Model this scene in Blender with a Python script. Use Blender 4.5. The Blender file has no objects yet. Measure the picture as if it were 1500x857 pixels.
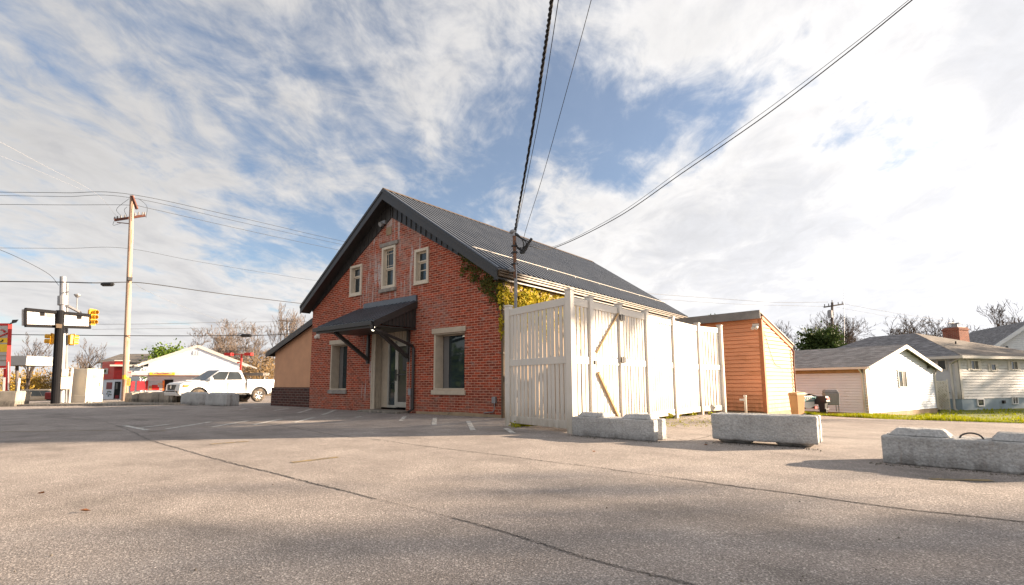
import bpy, bmesh, math, random
from mathutils import Vector as V, Matrix
from mathutils.geometry import delaunay_2d_cdt
random.seed(7)
R = math.radians
scene = bpy.context.scene
COL = scene.collection

# ------------------------------------------------------------------ camera model (real camera, used to survey positions)
CAMP = V((8.42, -9.86, .866)); YAW, PIT, ROL = R(39.303), R(6.918), R(-.308); FPX = 748.74; PPY = 470.08
_cy, _sy = math.cos(YAW), math.sin(YAW)
FW = V((-_sy*math.cos(PIT), _cy*math.cos(PIT), math.sin(PIT))); RT = V((_cy, _sy, 0)); UP = RT.cross(FW)
RT2 = RT*math.cos(ROL)+UP*math.sin(ROL); UP2 = -RT*math.sin(ROL)+UP*math.cos(ROL)
FH = V((-_sy, _cy, 0))
def ray(x, y): return FW+RT2*((x-750)/FPX)-UP2*((y-PPY)/FPX)
def P(x, y, D): d = ray(x, y); return CAMP+d*(D/d.dot(FH))
def XP(x, y, X): d = ray(x, y); return CAMP+d*((X-CAMP.x)/d.x)
def YP(x, y, Y): d = ray(x, y); return CAMP+d*((Y-CAMP.y)/d.y)
def GZ(x, y, z=0.): d = ray(x, y); return CAMP+d*((z-CAMP.z)/d.z)
def clamp(v, a, b): return max(a, min(b, v))
def ss(a, b, x):
    t = clamp((x-a)/(b-a), 0, 1); return t*t*(3-2*t)
def hgt(x, y):
    z = -.043*clamp(y-4, 0, 12)*ss(-2, 4, x)
    z -= .02*clamp(-14-x, 0, 10)+.004*clamp(-24-x, 0, 20)+.06*clamp(-44-x, 0, 20)
    return z
def T(px, py, off=0.):
    z = 0.
    for _ in range(60):
        p = GZ(px, py, z); z = .5*z+.5*hgt(p.x, p.y)
    p.z = hgt(p.x, p.y)+off
    return p
def dep(p): return (p-CAMP).dot(FH)

# ------------------------------------------------------------------ materials
def new_mat(name):
    m = bpy.data.materials.new(name); m.use_nodes = True
    nt = m.node_tree; nt.nodes.clear()
    out = nt.nodes.new('ShaderNodeOutputMaterial'); b = nt.nodes.new('ShaderNodeBsdfPrincipled')
    nt.links.new(b.outputs[0], out.inputs[0])
    return m, nt, b
def nd(nt, typ, **kw):
    n = nt.nodes.new('ShaderNode'+typ)
    for k, v in kw.items():
        if k in n.inputs.keys(): n.inputs[k].default_value = v
        else: setattr(n, k, v)
    return n
def ramp(nt, fac, stops):
    r = nt.nodes.new('ShaderNodeValToRGB'); e = r.color_ramp.elements
    while len(e) < len(stops): e.new(.5)
    for i, (p, c) in enumerate(stops):
        e[i].position = p; e[i].color = (c, c, c, 1) if isinstance(c, (int, float)) else (*c, 1)
    nt.links.new(fac, r.inputs[0]); return r.outputs[0]
def mix(nt, fac, a, b, mode='MIX'):
    m = nt.nodes.new('ShaderNodeMix'); m.data_type = 'RGBA'; m.blend_type = mode
    for si, v in ((0, fac), (6, a), (7, b)):
        sock = m.inputs[si]
        if hasattr(v, 'is_output'): nt.links.new(v, sock)
        elif si == 0: sock.default_value = v
        else: sock.default_value = (*v, 1) if not isinstance(v, (int, float)) else (v, v, v, 1)
    return m.outputs[2]
def coords(nt, kind='Object', scale=(1, 1, 1)):
    c = nt.nodes.new('ShaderNodeTexCoord'); mp = nt.nodes.new('ShaderNodeMapping')
    mp.inputs['Scale'].default_value = scale
    nt.links.new(c.outputs[kind], mp.inputs[0]); return mp.outputs[0]
def noise(nt, vec, scale, detail=4, rough=.6, out='Fac'):
    n = nd(nt, 'TexNoise', Scale=scale, Detail=detail, Roughness=rough)
    nt.links.new(vec, n.inputs['Vector']); return n.outputs[out]
def bump(nt, b, hsock, strength=.3, dist=.01):
    n = nd(nt, 'Bump', Strength=strength, Distance=dist)
    nt.links.new(hsock, n.inputs['Height']); nt.links.new(n.outputs[0], b.inputs['Normal'])
def mat(name, col, rough=.6, var=.12, scale=3., metal=0., bmp=.1, fine=60., spec=.5, dirt=None, stretch=(1, 1, 1), grime=None):
    m, nt, b = new_mat(name)
    v = coords(nt, scale=stretch)
    n1 = noise(nt, v, scale, 5); n2 = noise(nt, v, fine, 3)
    lo = [c*(1-var*1.6) for c in col]; hi = [min(1, c*(1+var)) for c in col]
    c = ramp(nt, n1, [(.3, lo), (.7, hi)])
    c = mix(nt, .25, c, ramp(nt, n2, [(.35, [x*(1-var*2) for x in col]), (.65, hi)]))
    if dirt:
        nz = noise(nt, v, dirt[1], 6, .7)
        c = mix(nt, ramp(nt, nz, [(dirt[2], 0.), (dirt[2]+.12, dirt[3])]), c, dirt[0])
    nt.links.new(c, b.inputs['Base Color'])
    r = ramp(nt, n1, [(.2, max(0, rough-.08)), (.8, min(1, rough+.08))])
    nt.links.new(r, b.inputs['Roughness'])
    b.inputs['Metallic'].default_value = metal; b.inputs['Specular IOR Level'].default_value = spec
    if grime:
        sp = nd(nt, 'SeparateXYZ'); nt.links.new(coords(nt), sp.inputs[0])
        mr = nd(nt, 'MapRange', interpolation_type='SMOOTHSTEP'); mr.inputs['From Min'].default_value = grime[1]; mr.inputs['From Max'].default_value = .0
        nt.links.new(sp.outputs[2], mr.inputs[0])
        gk = mix(nt, 1., mr.outputs[0], ramp(nt, noise(nt, coords(nt, scale=(6, 6, 1.2)), 1., 6, .7), [(.38, .15), (.62, grime[2])]), 'MULTIPLY')
        c2 = mix(nt, gk, c, grime[0]); nt.links.new(c2, b.inputs['Base Color'])
    if bmp: bump(nt, b, n2, bmp, .01)
    return m
def paint_mat(name, col, rough=.25, coat=.6):
    m, nt, b = new_mat(name)
    v = coords(nt); n = noise(nt, v, 2.5, 5)
    nt.links.new(ramp(nt, n, [(.3, [c*.94 for c in col]), (.7, col)]), b.inputs['Base Color'])
    b.inputs['Roughness'].default_value = rough; b.inputs['Coat Weight'].default_value = coat
    b.inputs['Coat Roughness'].default_value = .08
    return m
def glass_mat(name, col=(.02, .03, .035), rough=.03):
    m, nt, b = new_mat(name)
    v = coords(nt); n = noise(nt, v, 1.3, 3)
    nt.links.new(ramp(nt, n, [(.3, [c*.6 for c in col]), (.7, [c*1.3 for c in col])]), b.inputs['Base Color'])
    b.inputs['Roughness'].default_value = rough; b.inputs['Specular IOR Level'].default_value = .5
    b.inputs['IOR'].default_value = 1.5
    bump(nt, b, noise(nt, v, 1.1, 2), .04, .05)
    return m
def brick_mat(name, c1, c2, mortar, stain=True, w=.21, hgt_=.068):
    m, nt, b = new_mat(name)
    uv = coords(nt, 'UV'); ob = coords(nt)
    bt = nd(nt, 'TexBrick', Scale=1., offset=.5)
    bt.inputs['Mortar Size'].default_value = .0088; bt.inputs['Mortar Smooth'].default_value = .15
    bt.inputs['Brick Width'].default_value = w; bt.inputs['Row Height'].default_value = hgt_
    bt.inputs['Color1'].default_value = (*c1, 1); bt.inputs['Color2'].default_value = (*c2, 1); bt.inputs['Mortar'].default_value = (*mortar, 1)
    nt.links.new(uv, bt.inputs['Vector'])
    c = bt.outputs['Color']
    # individual bricks and wear
    vo = nd(nt, 'TexNoise', Scale=6., Detail=5, Roughness=.75); nt.links.new(coords(nt, 'UV', (.8, 2.6, 1)), vo.inputs['Vector'])
    c = mix(nt, .6, c, ramp(nt, vo.outputs['Fac'], [(.3, .42), (.5, 1.), (.75, 1.6)]), 'MULTIPLY')
    n = noise(nt, ob, 26., 4, .7)
    c = mix(nt, .5, c, ramp(nt, n, [(.3, .65), (.7, 1.25)]), 'MULTIPLY')
    if stain:
        # lime bloom: thin vertical runs in the gable and round the door, and a worn pale patch by the hood
        st = noise(nt, coords(nt, 'UV', (7., .55, 1)), 1., 3, .55)
        br = noise(nt, coords(nt, 'UV', (9, 14, 1)), 1., 3, .7)
        k = mix(nt, 1., ramp(nt, st, [(.535, 0.), (.6, 1.)]), ramp(nt, br, [(.36, 0.), (.52, 1.)]), 'MULTIPLY')
        sp = nd(nt, 'SeparateXYZ'); nt.links.new(ob, sp.inputs[0])
        def band(sock, a, b_, c_, d_):
            m1 = nd(nt, 'MapRange', interpolation_type='SMOOTHSTEP'); m1.inputs['From Min'].default_value = a; m1.inputs['From Max'].default_value = b_
            m2 = nd(nt, 'MapRange', interpolation_type='SMOOTHSTEP'); m2.inputs['From Min'].default_value = d_; m2.inputs['From Max'].default_value = c_
            nt.links.new(sock, m1.inputs[0]); nt.links.new(sock, m2.inputs[0])
            q = nd(nt, 'Math', operation='MULTIPLY'); nt.links.new(m1.outputs[0], q.inputs[0]); nt.links.new(m2.outputs[0], q.inputs[1]); return q.outputs[0]
        def mul(a, b_):
            q = nd(nt, 'Math', operation='MULTIPLY'); nt.links.new(a, q.inputs[0]); nt.links.new(b_, q.inputs[1]); return q.outputs[0]
        g = mul(band(sp.outputs[0], -6.6, -5.9, -3.3, -2.9), band(sp.outputs[2], 3.1, 3.8, 6.2, 6.6))
        c = mix(nt, mul(g, k), c, (.5, .44, .42))
        hz_n = ramp(nt, noise(nt, coords(nt, 'UV', (1, 1.4, 1)), 1.7, 6, .75), [(.42, 0.), (.62, .5)])
        c = mix(nt, mul(g, hz_n), c, (.42, .33, .29))
        g2 = mul(band(sp.outputs[0], -6.2, -5.8, -5.5, -5.2), band(sp.outputs[2], .2, .6, 2.4, 3.))
        c = mix(nt, mul(g2, k), c, (.42, .36, .34))
        g3 = mul(band(sp.outputs[0], -4.0, -2.9, -2.4, -1.4), band(sp.outputs[2], 2.0, 2.5, 3.0, 3.6))
        k3 = ramp(nt, noise(nt, coords(nt, 'UV', (3, 7, 1)), 1.6, 6, .75), [(.44, 0.), (.62, .75)])
        c = mix(nt, mul(g3, k3), c, (.34, .22, .19))
        k4 = ramp(nt, noise(nt, coords(nt, 'UV', (1.5, 4, 1)), 2.4, 5, .7), [(.53, 0.), (.68, .7)])
        c = mix(nt, k4, c, (.33, .24, .2))
        g5 = band(sp.outputs[2], -.2, .0, .25, .9)
        c = mix(nt, mul(g5, ramp(nt, noise(nt, ob, 3., 5, .7), [(.4, 0.), (.65, .5)])), c, (.2, .14, .11))
    nt.links.new(c, b.inputs['Base Color']); b.inputs['Roughness'].default_value = .85; b.inputs['Specular IOR Level'].default_value = .25
    hh = nd(nt, 'Math', operation='SUBTRACT'); hh.inputs[0].default_value = 1.
    nt.links.new(bt.outputs['Fac'], hh.inputs[1]); bump(nt, b, hh.outputs[0], .7, .01)
    return m
def asphalt_mat():
    m, nt, b = new_mat('old asphalt')
    v = coords(nt)
    big = noise(nt, v, .22, 6, .6); mid = noise(nt, v, 1.7, 5, .65); fine = noise(nt, v, 88., 5, .9)
    vo = nd(nt, 'TexVoronoi', Scale=120.); nt.links.new(v, vo.inputs['Vector'])
    vo2 = nd(nt, 'TexVoronoi', Scale=61.); nt.links.new(v, vo2.inputs['Vector'])
    c = ramp(nt, big, [(.3, (.25, .22, .203)), (.5, (.315, .279, .256)), (.72, (.365, .325, .297))])
    c = mix(nt, .55, c, ramp(nt, mid, [(.3, .66), (.7, 1.25)]), 'MULTIPLY')
    c = mix(nt, .9, c, ramp(nt, fine, [(.40, .42), (.5, 1.), (.60, 1.7)]), 'MULTIPLY')
    sc = nt.nodes.new('ShaderNodeSeparateColor'); nt.links.new(vo.outputs['Color'], sc.inputs[0])
    c = mix(nt, .85, c, ramp(nt, sc.outputs[0], [(0., .7), (.8, 1.), (.93, 1.5), (1., 1.9)]), 'MULTIPLY')
    sc2 = nt.nodes.new('ShaderNodeSeparateColor'); nt.links.new(vo2.outputs['Color'], sc2.inputs[0])
    c = mix(nt, .3, c, ramp(nt, sc2.outputs[1], [(0., .8), (.9, 1.05), (1., 1.5)]), 'MULTIPLY')
    # tyre-polished lanes and oil patches
    oil = noise(nt, coords(nt, scale=(.5, 1.1, 1)), .9, 4, .55)
    c = mix(nt, ramp(nt, oil, [(.56, 0.), (.74, .55)]), c, (.1, .09, .084))
    nt.links.new(c, b.inputs['Base Color'])
    b.inputs['Roughness'].default_value = .92; b.inputs['Specular IOR Level'].default_value = .18
    hm = nd(nt, 'Math', operation='ADD'); nt.links.new(fine, hm.inputs[0]); nt.links.new(vo.outputs['Distance'], hm.inputs[1])
    bump(nt, b, hm.outputs[0], .4, .007)
    return m
def concrete_mat(name, col, dirtc=(.12, .11, .1)):
    m, nt, b = new_mat(name)
    v = coords(nt)
    n1 = noise(nt, v, 2.2, 6, .65); n2 = noise(nt, v, 46., 4, .75); run = noise(nt, coords(nt, scale=(9, 9, .8)), 1., 5, .6)
    vo = nd(nt, 'TexVoronoi', Scale=34.); nt.links.new(v, vo.inputs['Vector'])
    c = ramp(nt, n1, [(.3, [x*.78 for x in col]), (.7, [x*1.12 for x in col])])
    c = mix(nt, .8, c, ramp(nt, n2, [(.3, .6), (.7, 1.35)]), 'MULTIPLY')
    c = mix(nt, ramp(nt, run, [(.55, 0.), (.75, .4)]), c, dirtc)
    c = mix(nt, ramp(nt, vo.outputs['Distance'], [(.0, .7), (.16, 0.)]), c, dirtc)
    sp = nd(nt, 'SeparateXYZ'); nt.links.new(v, sp.inputs[0])
    mr = nd(nt, 'MapRange', interpolation_type='SMOOTHSTEP'); mr.inputs['From Min'].default_value = .14; mr.inputs['From Max'].default_value = -.01
    nt.links.new(sp.outputs[2], mr.inputs[0])
    gk = mix(nt, 1., mr.outputs[0], ramp(nt, noise(nt, coords(nt, scale=(5, 5, 2)), 1.6, 6, .7), [(.35, .1), (.62, .85)]), 'MULTIPLY')
    c = mix(nt, gk, c, [x*.55 for x in dirtc])
    rs = ramp(nt, noise(nt, coords(nt, scale=(7, 7, .9)), 1.3, 5, .65), [(.62, 0.), (.72, .35)])
    c = mix(nt, rs, c, (.2, .12, .07))
    nt.links.new(c, b.inputs['Base Color']); b.inputs['Roughness'].default_value = .9; b.inputs['Specular IOR Level'].default_value = .2
    hm = nd(nt, 'Math', operation='ADD'); nt.links.new(n2, hm.inputs[0]); nt.links.new(vo.outputs['Distance'], hm.inputs[1])
    bump(nt, b, hm.outputs[0], .6, .012)
    return m
def shingle_mat(name, c1, c2):
    m, nt, b = new_mat(name)
    uv = coords(nt, 'UV')
    bt = nd(nt, 'TexBrick', Scale=1.)
    bt.inputs['Mortar Size'].default_value = .006; bt.inputs['Brick Width'].default_value = .24; bt.inputs['Row Height'].default_value = .11
    bt.inputs['Color1'].default_value = (*c1, 1); bt.inputs['Color2'].default_value = (*c2, 1); bt.inputs['Mortar'].default_value = (*[x*.45 for x in c1], 1)
    nt.links.new(uv, bt.inputs['Vector'])
    n = noise(nt, coords(nt, 'UV', (1, 3, 1)), 1.4, 5, .7); f = noise(nt, uv, 60, 2)
    c = mix(nt, .8, bt.outputs['Color'], ramp(nt, n, [(.3, .6), (.7, 1.35)]), 'MULTIPLY')
    c = mix(nt, .5, c, ramp(nt, f, [(.3, .6), (.7, 1.4)]), 'MULTIPLY')
    nt.links.new(c, b.inputs['Base Color']); b.inputs['Roughness'].default_value = .9; b.inputs['Specular IOR Level'].default_value = .2
    bump(nt, b, n, .3, .02)
    return m
def leaf_mat(name, a, b_, sub=.25):
    m, nt, b = new_mat(name)
    v = coords(nt); n = noise(nt, v, 7., 3); n2 = noise(nt, v, 1.4, 3)
    c = ramp(nt, n, [(.3, a), (.7, b_)]); c = mix(nt, .5, c, ramp(nt, n2, [(.3, .6), (.7, 1.3)]), 'MULTIPLY')
    nt.links.new(c, b.inputs['Base Color']); b.inputs['Roughness'].default_value = .6; b.inputs['Specular IOR Level'].default_value = .15
    tr = nd(nt, 'BsdfTranslucent'); nt.links.new(c, tr.inputs[0])
    mx = nd(nt, 'MixShader'); mx.inputs[0].default_value = sub
    nt.links.new(b.outputs[0], mx.inputs[1]); nt.links.new(tr.outputs[0], mx.inputs[2])
    nt.links.new(mx.outputs[0], nt.nodes['Material Output'].inputs[0])
    return m

M = dict(
    asphalt=asphalt_mat(),
    dirt=mat('dry ground', (.16, .13, .08), .95, .3, .6),
    walk=concrete_mat('pale pavement concrete', (.44, .4, .35), (.22, .2, .18)),
    line=mat('worn white marking', (.66, .64, .6), .85, .3, 8., dirt=((.13, .12, .105), 7., .5, .9)),
    yline=mat('worn yellow marking', (.3, .22, .1), .9, .3, 8., dirt=((.14, .125, .105), 9., .48, .95)),
    seam=mat('worn asphalt seam', (.215, .19, .174), .95, .3, 30., dirt=((.31, .275, .25), 30., .46, .9)),
    crack=mat('crack filler', (.035, .032, .03), .95, .3, 8.),
    brick=brick_mat('red brick', (.41, .070, .031), (.175, .032, .017), (.56, .27, .18)),
    brick_dark=brick_mat('brown brick base', (.10, .04, .03), (.055, .024, .02), (.2, .16, .14), False, .3, .1),
    brick_chim=brick_mat('chimney brick', (.3, .085, .045), (.2, .05, .03), (.3, .22, .17), False),
    cream=mat('cream painted masonry', (.36, .25, .145), .8, .15, 2., dirt=((.3, .2, .12), 3., .58, .6)),
    stucco=mat('tan stucco', (.60, .32, .185), .95, .1, 2., bmp=.5, fine=120.),
    stone=mat('cream limestone trim', (.5, .425, .33), .8, .12, 5., dirt=((.2, .16, .12), 8., .62, .5)),
    greystone=mat('weathered grey sill', (.3, .27, .24), .9, .25, 7.),
    found=mat('tan foundation', (.34, .25, .16), .9, .2, 3., dirt=((.12, .1, .07), 5., .55, .7)),
    black=mat('black metal trim', (.036, .033, .031), .45, .2, 3., bmp=.02),
    roofmetal=mat('charcoal roof metal', (.118, .130, .152), .36, .18, 1.5, metal=.3, bmp=.02),
    bronze=mat('tan gutter metal', (.10, .066, .036), .5, .15, 4.),
    white=mat('white vinyl', (.64, .60, .54), .5, .05, 1.2, bmp=.02, dirt=((.46, .40, .32), 2.2, .6, .55), stretch=(1, 1, .4), grime=((.3, .24, .16), .6, .8)),
    whitewood=mat('cream window paint', (.62, .54, .43), .6, .1, 4.),
    siding=mat('white lap siding', (.70, .735, .81), .6, .06, 1.5, dirt=((.48, .46, .43), 2., .6, .5), stretch=(1, 1, 2)),
    siding_old=mat('grey white lap siding', (.66, .65, .64), .7, .1, 1.5, dirt=((.34, .31, .26), 2.5, .55, .55), stretch=(1, 1, 2)),
    siding_blue=mat('pale blue white siding', (.56, .62, .66), .6, .05, 2.),
    bluepaint=mat('pale blue painted block', (.27, .33, .38), .85, .12, 2., dirt=((.18, .2, .2), 3., .58, .5)),
    orange=mat('orange lap siding', (.80, .355, .185), .7, .1, 1.6, dirt=((.5, .19, .07), 3., .55, .6), stretch=(.5, .5, 2), grime=((.3, .13, .05), .7, .8)),
    orangetrim=mat('dark orange trim', (.42, .15, .06), .7, .1, 3.),
    shingle=shingle_mat('grey asphalt shingles', (.27, .265, .27), (.15, .147, .152)),
    shingle_tan=shingle_mat('tan and sunlit shingles', (.25, .225, .2), (.18, .16, .145)),
    concrete=concrete_mat('grey cast concrete', (.45, .445, .435), (.2, .18, .16)),
    concrete_tan=concrete_mat('tan cast concrete', (.36, .32, .27)),
    glass=glass_mat('window glass', (.022, .036, .042)), cglass=glass_mat('car glass', (.03, .036, .04)),
    doorglass=glass_mat('dusty door glass', (.06, .055, .05), .12),
    alu=mat('aluminium frame', (.48, .45, .4), .4, .08, 4., metal=.4, bmp=.02),
    steel=mat('galvanised steel', (.30, .30, .31), .45, .12, 2., metal=.5, bmp=.03),
    rust=mat('rusty steel pipe', (.2, .1, .06), .75, .35, 7., metal=.2),
    wood=mat('sun bleached utility pole', (.42, .30, .225), .9, .2, 1.2, stretch=(4, 4, .5), dirt=((.26, .095, .04), 1.1, .54, .8)),
    arm=mat('brown crossarm wood', (.14, .055, .04), .9, .3, 4.),
    oldwood=mat('old grey pole wood', (.13, .11, .1), .95, .2, 3.),
    brace=mat('bare wood brace', (.36, .24, .12), .8, .2, 5.),
    cable=mat('black cable', (.012, .012, .013), .6, .1, 4., bmp=0),
    palecable=mat('pale wire', (.3, .3, .31), .5, .1, 4., bmp=0),
    red=mat('red paint', (.5, .018, .014), .5, .12, 3., bmp=.02), darkred=mat('dark red panel', (.22, .012, .02), .5, .3, 9.),
    yellow=mat('signal yellow', (.68, .36, .015), .45, .08, 3., bmp=.02), signyel=mat('sign yellow', (.78, .5, .03), .4, .05, 3., bmp=0),
    polepaint=mat('black pole paint', (.010, .010, .012), .7, .2, 4., bmp=.02, spec=.1), signwhite=mat('sign white', (.42, .40, .385), .4, .05, 3., bmp=0), signgrey=mat('sign grey', (.2, .2, .2), .6, .2, 3.),
    cabinet=mat('cream cabinet', (.62, .56, .46), .6, .06, 2.),
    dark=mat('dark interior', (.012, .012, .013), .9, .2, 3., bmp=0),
    blind=mat('grey blind', (.15, .145, .14), .8, .1, 3.), curtain=mat('teal shade', (.09, .17, .19), .9, .2, 5.),
    wpaint=paint_mat('white car paint', (.62, .62, .615)), gold=paint_mat('beige metallic paint', (.26, .22, .175)), maroon=paint_mat('maroon car paint', (.13, .012, .016)),
    tyre=mat('tyre rubber', (.028, .026, .024), .9, .3, 9., dirt=((.16, .125, .09), 4., .42, .8)),
    rim=mat('alloy rim', (.6, .6, .6), .3, .1, 4., metal=.8, bmp=0), plastic=mat('black plastic', (.018, .018, .02), .55, .2, 5., bmp=.03),
    lens=glass_mat('headlight lens', (.10, .105, .11), .08), amber=mat('amber lens', (.75, .2, .04), .25, .05, 5., bmp=0),
    bin=mat('tan bin plastic', (.5, .26, .1), .5, .08, 3., bmp=.03),
    gel=mat('boat gelcoat', (.62, .6, .57), .3, .06, 3., bmp=0), tarp=mat('boat tarp', (.5, .5, .5), .8, .12, 3., bmp=.3, fine=20.),
    teal=mat('teal stripe', (.01, .13, .14), .4, .1, 5., bmp=0), greycover=mat('grey fabric cover', (.2, .205, .21), .85, .15, 3., bmp=.3, fine=25.),
    bark=mat('grey brown bark', (.14, .105, .08), .95, .3, 5.), twig=mat('pale twigs', (.15, .115, .092), .95, .25, 2.),
    twigdark=mat('dark twigs', (.09, .068, .055), .95, .25, 2.),
    willow=leaf_mat('yellow spring buds', (.36, .22, .035), (.5, .34, .07)), evergreen=leaf_mat('dark evergreen needles', (.03, .058, .016), (.075, .11, .028), .15),
    brush=leaf_mat('dry brown thicket', (.2, .13, .06), (.32, .22, .11)), greenleaf=leaf_mat('fresh green leaf', (.08, .15, .02), (.16, .22, .03)),
    ivydark=leaf_mat('dark ivy', (.045, .06, .012), (.12, .11, .02), .15), ivy=leaf_mat('yellow green ivy', (.24, .25, .016), (.56, .40, .03), .35),
    grass=leaf_mat('spring grass', (.17, .22, .003), (.36, .35, .005), .35), lawn=mat('lawn soil', (.14, .16, .006), .95, .3, 4.),
    weed=leaf_mat('weeds', (.2, .24, .015), (.42, .38, .03)), dryleaf=mat('dry leaf', (.26, .1, .035), .8, .2, 9.),
    skyblue=mat('poster pale blue', (.4, .52, .58), .4, .2, 2.), wireloop=mat('loop wire', (.03, .03, .032), .5, .1, 4., bmp=0),
    lampglow=None,
)
m, nt, b = new_mat('lit lamp'); b.inputs['Base Color'].default_value = (.9, .85, .7, 1); b.inputs['Emission Color'].default_value = (1, .9, .7, 1); b.inputs['Emission Strength'].default_value = 2.; M['lampglow'] = m

# ------------------------------------------------------------------ mesh builder
class MB:
    def __init__(s, xf=None): s.v = []; s.f = []; s.xf = xf
    def add(s, pts, faces, xf=None):
        o = len(s.v)
        for p in pts:
            p = V(p)
            if xf: p = xf @ p
            if s.xf: p = s.xf @ p
            s.v.append(p)
        s.f += [[i+o for i in f] for f in faces]
    def box(s, lo, hi, xf=None):
        (x0, y0, z0), (x1, y1, z1) = lo, hi
        s.add([(x0,y0,z0),(x1,y0,z0),(x1,y1,z0),(x0,y1,z0),(x0,y0,z1),(x1,y0,z1),(x1,y1,z1),(x0,y1,z1)],
              [[3,2,1,0],[4,5,6,7],[0,1,5,4],[1,2,6,5],[2,3,7,6],[3,0,4,7]], xf); return s
    def hexa(s, b4, t4):
        s.add(list(b4)+list(t4), [[3,2,1,0],[4,5,6,7],[0,1,5,4],[1,2,6,5],[2,3,7,6],[3,0,4,7]]); return s
    def prism(s, poly, off):
        off = V(off); n = len(poly); poly = [V(p) for p in poly]
        nrm = V((0, 0, 0))
        for i in range(n): nrm += poly[i].cross(poly[(i+1) % n])
        if nrm.dot(off) > 0: poly = poly[::-1]
        s.add(poly+[p+off for p in poly], [list(range(n)), list(range(2*n-1, n-1, -1))]+[[i, i+n, (i+1) % n+n, (i+1) % n] for i in range(n)]); return s
    def bar(s, a, b, w, h_, up=(0, 0, 1)):
        a, b = V(a), V(b); d = (b-a).normalized(); u = V(up)
        if abs(d.dot(u)) > .98: u = V((0, 1, 0))
        sx = d.cross(u).normalized()*w/2; uz = sx.cross(d).normalized()*h_/2
        s.hexa([a-sx-uz, a+sx-uz, b+sx-uz, b-sx-uz], [a-sx+uz, a+sx+uz, b+sx+uz, b-sx+uz]); return s
    def tube(s, pts, rad, n=8, cap=True):
        pts = [V(p) for p in pts]; m_ = len(pts)
        if not hasattr(rad, '__len__'): rad = [rad]*m_
        d0 = (pts[1]-pts[0]).normalized(); u = V((0, 0, 1)) if abs(d0.z) < .9 else V((1, 0, 0))
        x = d0.cross(u).normalized(); o = len(s.v); vs = []
        for i, p in enumerate(pts):
            d = (pts[min(i+1, m_-1)]-pts[max(i-1, 0)]).normalized()
            x = (x-d*x.dot(d)).normalized(); y = d.cross(x)
            for k in range(n):
                a = 2*math.pi*k/n; vs.append(p+(x*math.cos(a)+y*math.sin(a))*rad[i])
        fs = [[i*n+k, i*n+(k+1) % n, (i+1)*n+(k+1) % n, (i+1)*n+k] for i in range(m_-1) for k in range(n)]
        if cap: fs += [list(range(n))[::-1], [(m_-1)*n+k for k in range(n)]]
        s.add(vs, fs); return s
    def ball(s, c, r, nu=12, nv=8):
        c = V(c); r = V(r) if hasattr(r, '__len__') else V((r, r, r)); vs = [c-V((0, 0, r.z))]
        for j in range(1, nv):
            t = math.pi*j/nv-math.pi/2
            for i in range(nu):
                a = 2*math.pi*i/nu; vs.append(c+V((r.x*math.cos(t)*math.cos(a), r.y*math.cos(t)*math.sin(a), r.z*math.sin(t))))
        vs.append(c+V((0, 0, r.z))); L = len(vs)-1
        fs = [[0, 1+(i+1) % nu, 1+i] for i in range(nu)]
        for j in range(nv-2): fs += [[1+j*nu+i, 1+j*nu+(i+1) % nu, 1+(j+1)*nu+(i+1) % nu, 1+(j+1)*nu+i] for i in range(nu)]
        fs += [[L, 1+(nv-2)*nu+i, 1+(nv-2)*nu+(i+1) % nu] for i in range(nu)]
        s.add(vs, fs); return s
    def quad(s, a, b, c, d): s.add([a, b, c, d], [[0, 1, 2, 3]]); return s
    def build(s, name, m_, parent=None, bevel=0., smooth=False, seg=2, angle=35):
        me = bpy.data.meshes.new(name); me.from_pydata([tuple(v) for v in s.v], [], s.f); me.update()
        uvl = me.uv_layers.new(name='UVMap'); dat = uvl.data
        for p in me.polygons:
            n = p.normal
            ax, ay, az = abs(n.x), abs(n.y), abs(n.z)
            if az > .97: mode = 0
            else: mode = 1
            if mode: t = V((-n.y, n.x, 0)).normalized(); bt = n.cross(t)
            for li in p.loop_indices:
                co = me.vertices[me.loops[li].vertex_index].co
                dat[li].uv = (co.dot(t), co.dot(bt)) if mode else (co.x, co.y)
        if smooth:
            me.polygons.foreach_set('use_smooth', [True]*len(me.polygons))
        o = bpy.data.objects.new(name, me); COL.objects.link(o)
        if m_: me.materials.append(m_)
        if smooth:
            md = o.modifiers.new('edge split', 'EDGE_SPLIT'); md.split_angle = R(angle)
        if bevel:
            md = o.modifiers.new('bevel', 'BEVEL'); md.width = bevel; md.segments = seg; md.limit_method = 'ANGLE'; md.angle_limit = R(40)
        if parent is not None:
            o.parent = parent; o.matrix_parent_inverse = PINV.get(parent.name, Matrix.Identity(4))
        return o
PINV = {}
def tag(o, label, cat, group=None):
    o['label'] = label; o['category'] = cat
    if group: o['group'] = group
    return o
def thing(name, label, cat, loc, group=None):
    o = bpy.data.objects.new(name, None); COL.objects.link(o); o.location = loc; o.empty_display_size = .3
    PINV[o.name] = Matrix.Translation(V(loc)).inverted()
    return tag(o, label, cat, group)
def struct(o): o['kind'] = 'structure'; return o
def stuff(o, label, cat): o['kind'] = 'stuff'; o['label'] = label; o['category'] = cat; return o
def copy_tree(o, parent=None):
    c = o.copy(); COL.objects.link(c)
    if parent: c.parent = parent; c.matrix_parent_inverse = o.matrix_parent_inverse.copy()
    for ch in [x for x in bpy.data.objects if x.parent == o]: copy_tree(ch, c)
    return c
def smoothpath(pts, n=12):
    pts = [V(p) for p in pts]
    q = [pts[0]*2-pts[1]]+pts+[pts[-1]*2-pts[-2]]; out = []
    for i in range(1, len(q)-2):
        for k in range(n):
            t = k/n
            out.append(.5*((2*q[i])+(q[i+1]-q[i-1])*t+(2*q[i-1]-5*q[i]+4*q[i+1]-q[i+2])*t*t+(3*q[i]-q[i-1]-3*q[i+1]+q[i+2])*t**3))
    out.append(pts[-1]); return out
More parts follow.
